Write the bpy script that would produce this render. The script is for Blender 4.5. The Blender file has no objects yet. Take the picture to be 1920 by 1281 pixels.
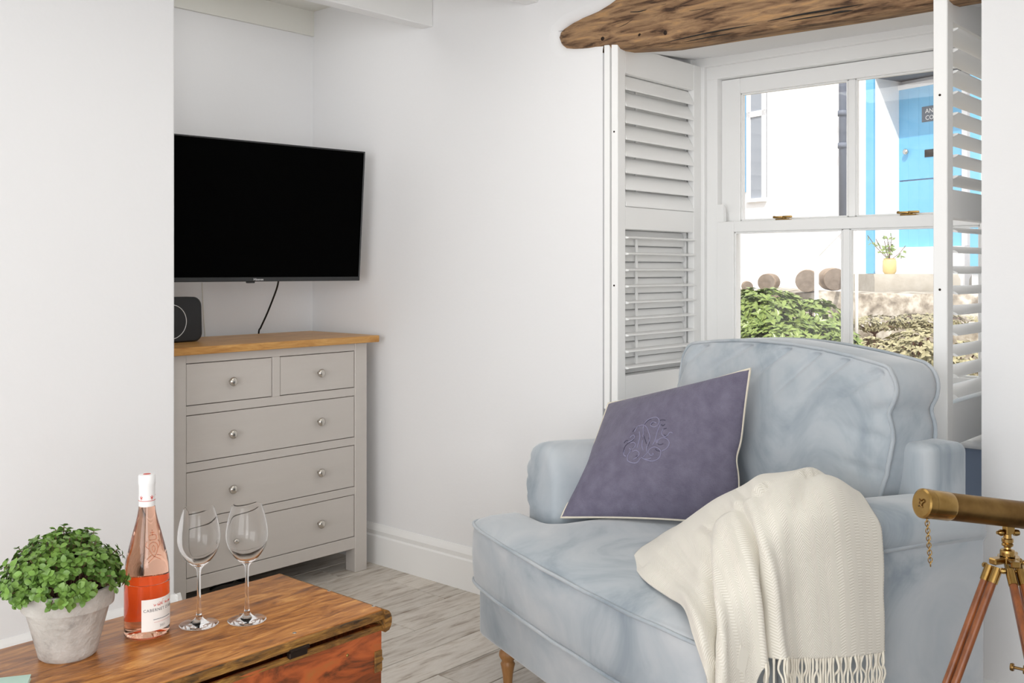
import bpy, bmesh, math, random
from mathutils import Vector, Matrix, Euler, noise
random.seed(7)
R = math.radians
sc = bpy.context.scene
COL = sc.collection

# ------------------------------------------------------------------ camera
FPX, CX, YH, CAMH, PHI = 1878.0, 960.0, 506.0, 1.2, R(41.66)
cam_d = bpy.data.cameras.new('camera'); cam = bpy.data.objects.new('camera', cam_d); COL.objects.link(cam)
cam.location = (0, 0, CAMH); cam.rotation_euler = (R(90), 0, PHI - R(90))
cam_d.sensor_width = 36.0; cam_d.lens = FPX / 1920 * 36.0
cam_d.shift_y = -(640.5 - YH) / 1920.0
cam_d.clip_start = 0.02; cam_d.clip_end = 200
sc.camera = cam

# ------------------------------------------------------------------ world, sun, added lamps
wd = bpy.data.worlds.new('sky'); sc.world = wd; wd.use_nodes = True
bg = wd.node_tree.nodes['Background']; bg.inputs[0].default_value = (0.985, 0.99, 1.0, 1); bg.inputs[1].default_value = 1.5
def lamp(name, kind, energy, loc, rot, color=(1, 1, 1), size=None, size_y=None, angle=None):
    d = bpy.data.lights.new(name, kind); d.energy = energy; d.color = color
    if size: d.size = size
    if size_y: d.shape = 'RECTANGLE'; d.size_y = size_y
    if angle: d.angle = angle
    o = bpy.data.objects.new(name, d); COL.objects.link(o); o.location = loc; o.rotation_euler = rot
    return o
sd = Vector((0.62, 0.30, -0.80)).normalized()
lamp('sun', 'SUN', 3.6, (0, 0, 8), sd.to_track_quat('-Z', 'Y').to_euler(), (1, 0.96, 0.88), angle=R(0.6))
# added fill lamps behind the camera, standing in for unseen windows
lamp('fill_rear', 'AREA', 68, (-2.5, 0.0, 1.45), (R(90), 0, R(-90)), (.965, .98, 1), 2.4, 2.0)
lamp('fill_side', 'AREA', 74, (-1.1, -2.6, 1.4), (R(90), 0, R(-22)), (.965, .98, 1), 2.0, 2.1)
# added overhead fill with no known fixture, above the frame
lamp('fill_overhead', 'AREA', 6.5, (1.75, 1.6, 2.12), (0, 0, 0), (1, .99, .97), 1.2, 1.2)
sc.cycles.max_bounces = 24; sc.cycles.transmission_bounces = 24; sc.cycles.glossy_bounces = 8; sc.cycles.diffuse_bounces = 6
# small fill lamp added to brighten the alcove, above the frame
lamp('fill_alcove', 'AREA', 1.25, (2.1, 3.06, 2.315), (0, 0, 0), (1, .99, .97), .36, .3)
vs = sc.view_settings
vs.view_transform = 'Standard'; vs.look = 'None'; vs.gamma = 1.0; vs.exposure = 0.08; vs.use_curve_mapping = False

# ------------------------------------------------------------------ helpers: picture ray -> place
FW = Vector((math.cos(PHI), math.sin(PHI), 0)); RT = Vector((math.sin(PHI), -math.cos(PHI), 0)); UP = Vector((0, 0, 1))
CAM = Vector((0, 0, CAMH))
def ray(x, y): return FW + RT * ((x - CX) / FPX) + UP * ((YH - y) / FPX)
def at(x, y, d): return CAM + ray(x, y) * d
def on_z(x, y, z): d = ray(x, y); return CAM + d * ((z - CAMH) / d.z)
def on_x(x, y, c): d = ray(x, y); return CAM + d * (c / d.x)
def on_y(x, y, c): d = ray(x, y); return CAM + d * (c / d.y)
def proj(p):
    q = p - CAM; z = q.dot(FW); return (CX + FPX * q.dot(RT) / z, YH - FPX * q.z / z)

# ------------------------------------------------------------------ helpers: materials
def srgb(c): return tuple(((v / 255) / 12.92 if v / 255 <= .04045 else ((v / 255 + .055) / 1.055) ** 2.4) for v in c) + (1,)
MATS = {}
class NT:
    def __init__(s, m): s.m = m; s.t = m.node_tree; s.n = s.t.nodes; s.b = s.n['Principled BSDF']
    def add(s, typ, **kw):
        n = s.n.new(typ)
        for k, v in kw.items():
            if hasattr(n, k) and not k[0].isupper(): setattr(n, k, v)
        return n
    def link(s, a, b): s.t.links.new(a, b)
def mat(name, col, rough=0.5, metal=0.0, var=None, scale=8, stretch=(1, 1, 1), detail=6, bump=0, bscale=None, sheen=0, spec=0.5,
        trans=0, ior=1.45, coat=0, ramp=None, distort=0, rand=0, transl=0, bstretch=None):
    m = bpy.data.materials.new(name); m.use_nodes = True; k = NT(m); b = k.b
    b.inputs['Base Color'].default_value = srgb(col); b.inputs['Roughness'].default_value = rough; b.inputs['Metallic'].default_value = metal
    b.inputs['Specular IOR Level'].default_value = spec; b.inputs['IOR'].default_value = ior
    b.inputs['Transmission Weight'].default_value = trans; b.inputs['Coat Weight'].default_value = coat
    if sheen:
        b.inputs['Sheen Weight'].default_value = sheen; b.inputs['Sheen Roughness'].default_value = 0.35
    tc = k.add('ShaderNodeTexCoord'); mp = k.add('ShaderNodeMapping'); mp.inputs['Scale'].default_value = stretch
    src = tc.outputs['Object']
    if rand:
        oi = k.add('ShaderNodeObjectInfo'); ad = k.add('ShaderNodeVectorMath', operation='MULTIPLY_ADD')
        cb = k.add('ShaderNodeCombineXYZ')
        for i in range(3): k.link(oi.outputs['Random'], cb.inputs[i])
        ad.inputs[1].default_value = (40, 27, 13); k.link(cb.outputs[0], ad.inputs[0]); k.link(src, ad.inputs[2]); src = ad.outputs[0]
    k.link(src, mp.inputs[0])
    if var or ramp:
        nz = k.add('ShaderNodeTexNoise'); nz.inputs['Scale'].default_value = scale; nz.inputs['Detail'].default_value = detail
        nz.inputs['Roughness'].default_value = 0.6; nz.inputs['Distortion'].default_value = distort
        k.link(mp.outputs[0], nz.inputs['Vector'])
        cr = k.add('ShaderNodeValToRGB'); k.link(nz.outputs['Fac'], cr.inputs[0])
        st = ramp or [(0.32, var), (0.68, col)]
        e = cr.color_ramp.elements
        while len(e) < len(st): e.new(0.5)
        for i, (p, c) in enumerate(st): e[i].position = p; e[i].color = srgb(c)
        out = cr.outputs[0]
        if rand:
            mx = k.add('ShaderNodeHueSaturation'); mr = k.add('ShaderNodeMapRange')
            mr.inputs[3].default_value = 1 - rand; mr.inputs[4].default_value = 1 + rand
            k.link(oi.outputs['Random'], mr.inputs[0]); k.link(mr.outputs[0], mx.inputs['Value']); k.link(out, mx.inputs['Color']); out = mx.outputs[0]
        k.link(out, b.inputs['Base Color'])
    if bump:
        n2 = k.add('ShaderNodeTexNoise'); n2.inputs['Scale'].default_value = bscale or scale * 3; n2.inputs['Detail'].default_value = 8
        mp2 = k.add('ShaderNodeMapping'); mp2.inputs['Scale'].default_value = bstretch or stretch; k.link(src, mp2.inputs[0])
        k.link(mp2.outputs[0], n2.inputs['Vector']); bp = k.add('ShaderNodeBump'); bp.inputs['Strength'].default_value = bump
        bp.inputs['Distance'].default_value = 0.01; k.link(n2.outputs['Fac'], bp.inputs['Height']); k.link(bp.outputs[0], b.inputs['Normal'])
    MATS[name] = m
    return m
M = {}
M['wall'] = mat('wall_paint', (238, 238, 239), 0.75, spec=.25, bump=.05, bscale=60)
M['trim'] = mat('trim_paint', (243, 243, 242), 0.35, spec=.4)
M['ceil'] = mat('ceiling_paint', (232, 231, 224), 0.6, spec=.3)
M['shut'] = mat('shutter_paint', (245, 245, 244), 0.38, spec=.4)
M['wall_blue_shade'] = mat('blue_shaded_white', (186, 202, 228), 0.45)  # white wall below the window, bluish skylight shade put into the colour
M['plank'] = mat('floor_plank', (178, 172, 164), 0.45, ramp=[(.32, (154, 139, 124)), (.44, (200, 191, 180)), (.56, (215, 208, 199)), (.68, (186, 173, 158))],
                 scale=3.4, stretch=(1.6, 10, 4), detail=12, distort=.3, bump=.12, bscale=7, rand=.09)
M['grout'] = mat('plank_joint', (110, 103, 96), 0.9)
M['chest'] = mat('grey_paint', (197, 191, 185), 0.42, var=(194, 188, 182), scale=4, bump=.05, bscale=14, stretch=(1, 1, 6))
M['gap'] = mat('dark_gap', (40, 37, 34), 0.9)
M['oak'] = mat('oak', (196, 148, 84), 0.38, ramp=[(.3, (160, 108, 52)), (.5, (192, 142, 78)), (.7, (210, 164, 100))], scale=3, stretch=(2.2, 14, 18), detail=8, distort=1.2, bump=.06)
M['nickel'] = mat('brushed_nickel', (205, 200, 192), 0.22, 1.0)
M['tvblack'] = mat('tv_screen', (3, 3, 3), 0.6, spec=.02)
M['tvframe'] = mat('tv_frame', (46, 47, 48), 0.4)
M['black'] = mat('black_plastic', (38, 39, 41), 0.55)
M['cable'] = mat('black_cable', (22, 22, 22), 0.5)
M['wcable'] = mat('white_cable', (225, 222, 212), 0.5)
M['white'] = mat('white_print', (240, 240, 240), 0.5)
M['trunk'] = mat('trunk_lid_wood', (165, 105, 52), 0.34, ramp=[(.33, (112, 68, 34)), (.44, (158, 100, 48)), (.54, (184, 122, 62)), (.66, (212, 152, 86))], scale=3.4,
                 stretch=(2.6, 13, 13), detail=11, distort=.9, bump=.14, bscale=12)
M['trunk_edge'] = mat('trunk_edge_wood', (120, 82, 38), 0.6, ramp=[(.3, (58, 40, 20)), (.5, (128, 88, 38)), (.7, (168, 124, 58))], scale=6, stretch=(2.5, 12, 12), detail=9, distort=1.5, bump=.6, bscale=14)
M['trunk_front'] = mat('trunk_front_wood', (170, 84, 38), 0.36, ramp=[(.36, (84, 46, 22)), (.45, (144, 72, 34)), (.56, (178, 90, 44)), (.68, (166, 98, 48))], scale=5, stretch=(1.3, 6, 3.2), detail=10, distort=1.2, bump=.15)
M['iron'] = mat('dark_iron', (52, 42, 36), 0.5, 0.8)
M['velvet'] = mat('velvet', (158, 171, 183), 0.85, sheen=.55, ramp=[(.30, (142, 153, 163)), (.45, (172, 180, 187)), (.62, (186, 191, 196)), (.8, (202, 205, 208))], scale=3.4, detail=5, distort=.9, bump=.03, bscale=9, spec=.15)
M['purple'] = mat('purple_linen', (118, 114, 132), 0.9, var=(102, 98, 116), scale=26, detail=8, sheen=.25, bump=.35, bscale=260, spec=.15)
M['stitch_l'] = mat('embroidery_thread', (140, 138, 168), 0.5, sheen=.4)
M['stitch_d'] = mat('embroidery_shade_thread', (52, 50, 72), 0.6)
M['piping'] = mat('cream_piping', (222, 214, 198), 0.8)
M['patch'] = mat('woven_patch', (222, 218, 208), .8)
M['leg'] = mat('turned_beech', (176, 130, 82), 0.35, var=(150, 104, 60), scale=6, stretch=(6, 6, 1))
M['fringe'] = mat('throw_fringe', (234, 228, 214), 0.9, sheen=.2)
M['brass'] = mat('aged_brass', (158, 128, 80), 0.33, 1.0, var=(104, 76, 44), scale=9, detail=6)
M['brassb'] = mat('bright_brass', (188, 156, 98), 0.24, 1.0, var=(146, 114, 62), scale=14)
M['teak'] = mat('varnished_teak', (150, 86, 42), 0.28, var=(104, 54, 24), scale=7, stretch=(8, 8, 1), coat=.3)
M['concrete'] = mat('concrete_pot', (190, 184, 178), 0.85, ramp=[(.28, (122, 116, 110)), (.42, (176, 170, 164)), (.7, (202, 197, 191))], scale=14, detail=9, bump=.5, bscale=50)
M['soil'] = mat('soil', (60, 46, 36), 1.0, bump=1, bscale=80)
def leafmat(n, c, v, rough=.4):
    m = mat(n, c, rough, var=v, scale=30, rand=.22)
    m.node_tree.nodes['Principled BSDF'].inputs['Subsurface Weight'].default_value = 0
    return m
M['leaf'] = leafmat('herb_leaf', (132, 166, 78), (80, 118, 46))
M['stem'] = mat('herb_stem', (112, 82, 66), 0.7)
M['bush'] = leafmat('shrub_leaf', (156, 172, 96), (98, 122, 62), .3)
M['dry'] = leafmat('dry_plant', (196, 186, 150), (142, 138, 104), .7)
M['glass'] = mat('clear_glass', (255, 255, 255), 0.0, trans=1.0, ior=1.22)
M['bottle'] = mat('rose_wine_glass', (255, 205, 180), 0.0, trans=1.0, ior=1.38)
M['label'] = mat('paper_label', (240, 236, 232), 0.7)
M['backlabel'] = mat('orange_back_label', (255, 146, 72), 0.6)
M['ink'] = mat('label_ink', (52, 56, 66), 0.7)
M['redink'] = mat('label_red_ink', (206, 96, 88), 0.7)
M['foil'] = mat('white_foil_capsule', (240, 240, 240), 0.35)
M['mint'] = mat('mint_cover', (198, 226, 214), 0.5, var=(186, 218, 206), scale=10)
M['paper'] = mat('paper_pages', (244, 242, 236), 0.8)
M['lintel'] = mat('lintel_wood', (150, 112, 76), 0.8, ramp=[(.34, (70, 50, 36)), (.44, (128, 98, 72)), (.55, (158, 126, 94)), (.66, (184, 144, 100))], scale=7, stretch=(5, 1.1, 8), detail=12, distort=.5, bump=.9, bscale=14)
M['render'] = mat('white_render', (244, 244, 246), 0.9, bump=.4, bscale=18)
M['bluepaint'] = mat('blue_paint', (120, 188, 228), 0.4, var=(106, 178, 222), scale=3)
M['slate'] = mat('slate_sign', (92, 98, 110), 0.6)
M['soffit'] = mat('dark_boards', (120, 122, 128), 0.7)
M['pipe'] = mat('drain_pipe', (112, 118, 132), 0.6)
M['stone'] = mat('granite', (196, 188, 176), 0.95, ramp=[(.36, (112, 102, 90)), (.5, (170, 160, 146)), (.62, (206, 200, 190))], scale=7, detail=10, bump=1.0, bscale=10)
M['step'] = mat('concrete_step', (184, 178, 168), 0.9, var=(168, 160, 148), scale=8, bump=.4)
M['log'] = mat('log_bark', (176, 156, 136), 0.95, var=(130, 112, 96), scale=12, bump=1, bscale=20)
M['logend'] = mat('log_end', (150, 136, 124), 0.9, var=(120, 108, 98), scale=20)
M['earth'] = mat('earth', (150, 138, 118), 1.0, var=(120, 108, 88), scale=3)
M['winglass'] = None
def pane_mat(name, gloss):
    m = bpy.data.materials.new(name); m.use_nodes = True; t = m.node_tree; n = t.nodes
    n.remove(n['Principled BSDF']); tr = n.new('ShaderNodeBsdfTransparent'); gl = n.new('ShaderNodeBsdfGlossy'); gl.inputs['Roughness'].default_value = .02
    mx = n.new('ShaderNodeMixShader'); mx.inputs[0].default_value = gloss
    t.links.new(tr.outputs[0], mx.inputs[1]); t.links.new(gl.outputs[0], mx.inputs[2]); t.links.new(mx.outputs[0], n['Material Output'].inputs[0])
    return m
M['pane'] = pane_mat('window_pane', .06)
M['darkpane'] = mat('far_window_glass', (150, 156, 166), 0.1)

def throw_mat():
    m = bpy.data.materials.new('herringbone_wool'); m.use_nodes = True; k = NT(m); b = k.b
    b.inputs['Roughness'].default_value = .9; b.inputs['Sheen Weight'].default_value = .3; b.inputs['Specular IOR Level'].default_value = .1
    uv = k.add('ShaderNodeUVMap'); sp = k.add('ShaderNodeSeparateXYZ'); k.link(uv.outputs[0], sp.inputs[0])
    def math_(op, a, bb=None, c=None):
        n = k.add('ShaderNodeMath', operation=op)
        for i, v in enumerate((a, bb, c)):
            if v is None: continue
            if isinstance(v, (int, float)): n.inputs[i].default_value = v
            else: k.link(v, n.inputs[i])
        return n.outputs[0]
    zig = math_('PINGPONG', sp.outputs[0], .014)
    ph = math_('ADD', math_('MULTIPLY', zig, 1.3), sp.outputs[1])
    s = math_('SINE', math_('MULTIPLY', ph, 2 * math.pi / .0058))
    f = math_('MULTIPLY_ADD', s, .5, .5)
    mx = k.add('ShaderNodeMix', data_type='RGBA'); mx.inputs[6].default_value = srgb((212, 207, 195)); mx.inputs[7].default_value = srgb((233, 229, 220))
    k.link(f, mx.inputs[0]); k.link(mx.outputs[2], b.inputs['Base Color'])
    bp = k.add('ShaderNodeBump'); bp.inputs['Strength'].default_value = .35; bp.inputs['Distance'].default_value = .002; k.link(f, bp.inputs['Height']); k.link(bp.outputs[0], b.inputs['Normal'])
    return m
M['throw'] = throw_mat()

# ------------------------------------------------------------------ helpers: objects
WL = {}
def reg(o, loc): WL[o.name] = Vector(loc)
def link(o, parent, loc):
    loc = Vector(loc); COL.objects.link(o)
    if parent is not None:
        o.parent = parent; o.location = loc - WL[parent.name]
    else: o.location = loc
    reg(o, loc); return o
def tag(o, label=None, cat=None, group=None, kind=None):
    if label: o['label'] = label
    if cat: o['category'] = cat
    if group: o['group'] = group
    if kind: o['kind'] = kind
    return o
def thing(name, loc, label=None, cat=None, group=None, kind=None):
    o = bpy.data.objects.new(name, None); o.empty_display_size = .05; link(o, None, loc); return tag(o, label, cat, group, kind)
def obj(name, vf, m, parent=None, smooth=False, uv=None, kind=None, angle=None):
    v, f = vf; v = [Vector(p) for p in v]
    lo = Vector((min(p.x for p in v), min(p.y for p in v), min(p.z for p in v))); hi = Vector((max(p.x for p in v), max(p.y for p in v), max(p.z for p in v)))
    c = Vector(((lo.x + hi.x) / 2, (lo.y + hi.y) / 2, lo.z))
    me = bpy.data.meshes.new(name); me.from_pydata([p - c for p in v], [], f); me.validate(); me.update()
    bm = bmesh.new(); bm.from_mesh(me); bmesh.ops.recalc_face_normals(bm, faces=bm.faces); bm.to_mesh(me); bm.free()
    if uv:
        l = me.uv_layers.new(name='UVMap')
        for lp in me.loops: l.data[lp.index].uv = uv[lp.vertex_index]
    for mm in (m if isinstance(m, (list, tuple)) else [m]): me.materials.append(mm)
    if smooth: me.polygons.foreach_set('use_smooth', [True] * len(me.polygons))
    if smooth and angle: me.set_sharp_from_angle(angle=R(angle))
    o = bpy.data.objects.new(name, me); link(o, parent, c)
    if kind: o['kind'] = kind
    return o
def inst(src_mesh, name, parent, loc, rot=(0, 0, 0), scale=(1, 1, 1)):
    o = bpy.data.objects.new(name, src_mesh); link(o, parent, loc); o.rotation_euler = rot; o.scale = scale; return o
def copy_tree(o, delta, parent=None):
    c = o.copy(); COL.objects.link(c); loc = WL[o.name] + Vector(delta); reg(c, loc)
    if parent is not None: c.parent = parent; c.location = o.location
    else: c.location = loc
    for ch in list(o.children): copy_tree(ch, delta, c)
    return c
def box(lo, hi, bev=0.0, seg=1):
    bm = bmesh.new(); bmesh.ops.create_cube(bm, size=1)
    lo, hi = Vector(lo), Vector(hi)
    for v in bm.verts: v.co = Vector((lo[i] + (v.co[i] + .5) * (hi[i] - lo[i]) for i in range(3)))
    if bev: bmesh.ops.bevel(bm, geom=list(bm.edges), offset=bev, segments=seg, affect='EDGES', profile=.5)
    bm.verts.index_update(); r = ([v.co.copy() for v in bm.verts], [[v.index for v in f.verts] for f in bm.faces]); bm.free(); return r
def join(*ps):
    V, Fc = [], []
    for v, f in ps:
        n = len(V); V += list(v); Fc += [[i + n for i in q] for q in f]
    return V, Fc
def xform(vf, fn): return [fn(Vector(p)) for p in vf[0]], vf[1]
def loft(rings, closed=True, cap0=True, cap1=True, loop=False):
    n = len(rings[0]); V = [p for r in rings for p in r]; Fc = []; k = len(rings)
    for i in range(k if loop else k - 1):
        for j in range(n if closed else n - 1):
            a, b2 = i * n + j, i * n + (j + 1) % n; c, d = ((i + 1) % k) * n + (j + 1) % n, ((i + 1) % k) * n + j
            Fc.append([a, b2, c, d])
    if cap0 and not loop: Fc.append(list(range(n))[::-1])
    if cap1 and not loop: Fc.append([(k - 1) * n + j for j in range(n)])
    return V, Fc
def lathe(prof, origin=(0, 0, 0), axis=(0, 0, 1), seg=32, cap0=True, cap1=True):
    q = Vector((0, 0, 1)).rotation_difference(Vector(axis).normalized()); o = Vector(origin)
    return loft([[o + q @ Vector((r * math.cos(2 * math.pi * j / seg), r * math.sin(2 * math.pi * j / seg), z)) for j in range(seg)] for r, z in prof], True, cap0, cap1)
def tube(pts, rad, seg=8, loop=False, cap=True):
    pts = [Vector(p) for p in pts]; n = len(pts); rings = []; nrm = None
    for i, p in enumerate(pts):
        a = pts[(i - 1) % n] if (loop or i > 0) else p; b2 = pts[(i + 1) % n] if (loop or i < n - 1) else p
        t = (b2 - a).normalized()
        if nrm is None:
            nrm = t.orthogonal().normalized()
        nrm = (nrm - t * nrm.dot(t)).normalized(); bi = t.cross(nrm)
        r = rad[i] if isinstance(rad, (list, tuple)) else rad
        rings.append([p + (nrm * math.cos(2 * math.pi * j / seg) + bi * math.sin(2 * math.pi * j / seg)) * r for j in range(seg)])
    return loft(rings, True, cap, cap, loop)
def catmull(ps, n):
    ps = [Vector(p) for p in ps]; k = len(ps); out = []
    for i in range(k - 1):
        p0, p1, p2, p3 = ps[max(i - 1, 0)], ps[i], ps[i + 1], ps[min(i + 2, k - 1)]
        for j in range(n):
            t = j / n
            out.append(.5 * ((2 * p1) + (p2 - p0) * t + (2 * p0 - 5 * p1 + 4 * p2 - p3) * t * t + (3 * p1 - p0 - 3 * p2 + p3) * t ** 3))
    out.append(ps[-1]); return out
def prism(poly, d0, d1, fn):
    """poly: 2-D outline, extruded between d0 and d1; fn(a, b, d) -> world"""
    return loft([[fn(a, b, d0) for a, b in poly], [fn(a, b, d1) for a, b in poly]])
def text_mesh(s, size, align='CENTER', ext=0.0, font_space=1.0):
    cu = bpy.data.curves.new('text', 'FONT'); cu.body = s; cu.size = size; cu.align_x = align; cu.extrude = ext; cu.resolution_u = 2; cu.space_character = font_space
    o = bpy.data.objects.new('text', cu); COL.objects.link(o)
    me = bpy.data.meshes.new_from_object(o.evaluated_get(bpy.context.evaluated_depsgraph_get()))
    r = ([v.co.copy() for v in me.vertices], [list(p.vertices) for p in me.polygons]); bpy.data.objects.remove(o); bpy.data.curves.remove(cu); bpy.data.meshes.remove(me); return r
def struct(name, vf, m, **k):
    o = obj(name, vf, m, **k); o['kind'] = 'structure'; return o

# ================================================================== the room
XW, YB, YCH, XCH, ZC = 2.70, 3.575, 2.945, 1.682, 2.33
YR0, YR1 = 0.802, 1.997          # window recess
# floor and its planks
fl = struct('floor', box((-3, -2.6, -.06), (3.45, 3.7, -.004)), M['grout'])
PW = .158; y = 2.455 - PW * 13
row = 0
while y < 3.56:
    x = -.6 - random.random() * .6
    while x < 3.16:
        L = random.choice((1.2, 1.2, .95)); x1 = min(x + L, 3.17)
        y1 = min(y + PW, 3.57)
        if x1 > x + .02:
            xa, xb = x + .0012, x1 - .0012
            if xb > XW and not (y > YR0 - .16 and y1 < YR1 + .16): xb = XW
            if xb > xa + .01: obj('plank', box((xa, y + .0016, -.004), (xb, y1 - .0016, 0), .0012), M['plank'], fl)
        x = x1
        if x1 >= 3.17: break
    y += PW; row += 1
# window wall: outline with the notch that the lintel sits in
notch = [(1.997, 1.925), (2.06, 1.922), (2.14, 1.928), (2.19, 1.945), (2.222, 1.975), (2.232, 2.012), (2.218, 2.048), (2.17, 2.078), (2.10, 2.092), (2.02, 2.105), (1.95, 2.125), (1.87, 2.17), (1.80, 2.21), (1.80, ZC)]
poly = [(YB + .1, 0), (1.997, 0)] + notch + [(YB + .1, ZC)]
v, f = prism(poly, XW, XW + .72, lambda a, b_, d: Vector((d, a, b_)))
n_ = len(poly)
for i in range(3, 2 + len(notch) - 1):       # soften the plaster edge round the timber end
    pass
struct('wall_window_left', (v, f), M['wall'])
def _inner(a, b_):
    c = Vector((min(a, 2.10), 2.005 if a > 1.99 else b_ - .06)); p = Vector((a, b_)); d = (c - p); return p + d.normalized() * min(.046, d.length * .8)
_rows = []
for q in range(6):
    k_ = q / 5; _rows.append([Vector((XW + .03 * (1 - math.cos(k_ * math.pi / 2)), *( Vector((a, b_)).lerp(_inner(a, b_), math.sin(k_ * math.pi / 2))))) for a, b_ in notch[:-1]])
struct('trim_9', loft(_rows, False, False, False), M['wall'], smooth=True)
struct('wall_window_right', box((XW, -1.1, 0), (XW + .72, YR0, ZC)), M['wall'])
struct('wall_light_block', box((-.1, -1.1, 0), (XW, -1.0, ZC)), M['wall'])  # added unseen wall, keeps light from behind off the chair side
struct('wall_window_infill', box((2.79, 1.9972, 1.90), (3.42, 2.28, ZC)), M['wall'])
struct('wall_alcove_back', box((XCH, YB, 0), (XW, YB + .1, ZC)), M['wall'])
struct('wall_chimney_breast', box((-2.4, YCH, 0), (XCH, YB + .1, ZC), .006, 2), M['wall'])
struct('ceiling', box((-3.2, -2.6, ZC), (3.42, YB + .1, ZC + .08)), M['ceil'])
struct('trim_1', box((XCH, YB - .014, 2.222), (XW, YB, ZC)), M['ceil'])
for i, yy in enumerate((2.812, 2.276, 1.74, 1.2)):
    o = struct('trim_%d' % (i + 2), box((-2.4, yy, 2.143), (XW, yy + .062, ZC), .003), M['trim'])
struct('wall_below_window', box((3.18, YR0, 0), (3.42, YR1, .69)), M['wall_blue_shade'])
LB = [(2.195, 2.0), (2.185, 1.972), (2.15, 1.954), (2.09, 1.944), (2.02, 1.938), (1.9, 1.924), (1.76, 1.910), (1.5, 1.907), (1.14, 1.90), (.7, 1.90)]
def lint_bot(yv):
    for (a, za), (b_, zb) in zip(LB, LB[1:]):
        if a >= yv >= b_: return za + (zb - za) * (a - yv) / (a - b_)
struct('wall_window_soffit', loft([[Vector((2.755, yy, lint_bot(yy) + .006)), Vector((3.42, yy, 1.998)), Vector((3.42, yy, 2.2)), Vector((2.755, yy, 2.2))] for yy in [YR0 + (YR1 - YR0) * i / 12 for i in range(13)]]), M['wall'])
# skirting
SK = [(0, 0), (.018, 0), (.018, .112), (.012, .118), (.0145, .128), (.0165, .136), (.012, .146), (.006, .156), (.004, .160), (0, .160)]
def skirting(name, p0, p1, nrm):
    p0, p1, nrm = Vector(p0), Vector(p1), Vector(nrm)
    struct(name, loft([[p + nrm * a + UP * b_ for a, b_ in SK] for p in (p0, p1)]), M['trim'])
skirting('baseboard_window', (XW, YB, 0), (XW, YR1, 0), (-1, 0, 0))
skirting('baseboard_window_right', (XW, YR0, 0), (XW, -1.0, 0), (-1, 0, 0))
skirting('baseboard_recess', (3.18, YR1, 0), (3.18, YR0, 0), (-1, 0, 0))
skirting('baseboard_chimney', (-2.3, YCH, 0), (XCH + .018, YCH, 0), (0, -1, 0))
skirting('baseboard_chimney_side', (XCH, YCH - .018, 0), (XCH, YB, 0), (1, 0, 0))
skirting('baseboard_alcove', (XCH, YB, 0), (XW, YB, 0), (0, -1, 0))

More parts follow.
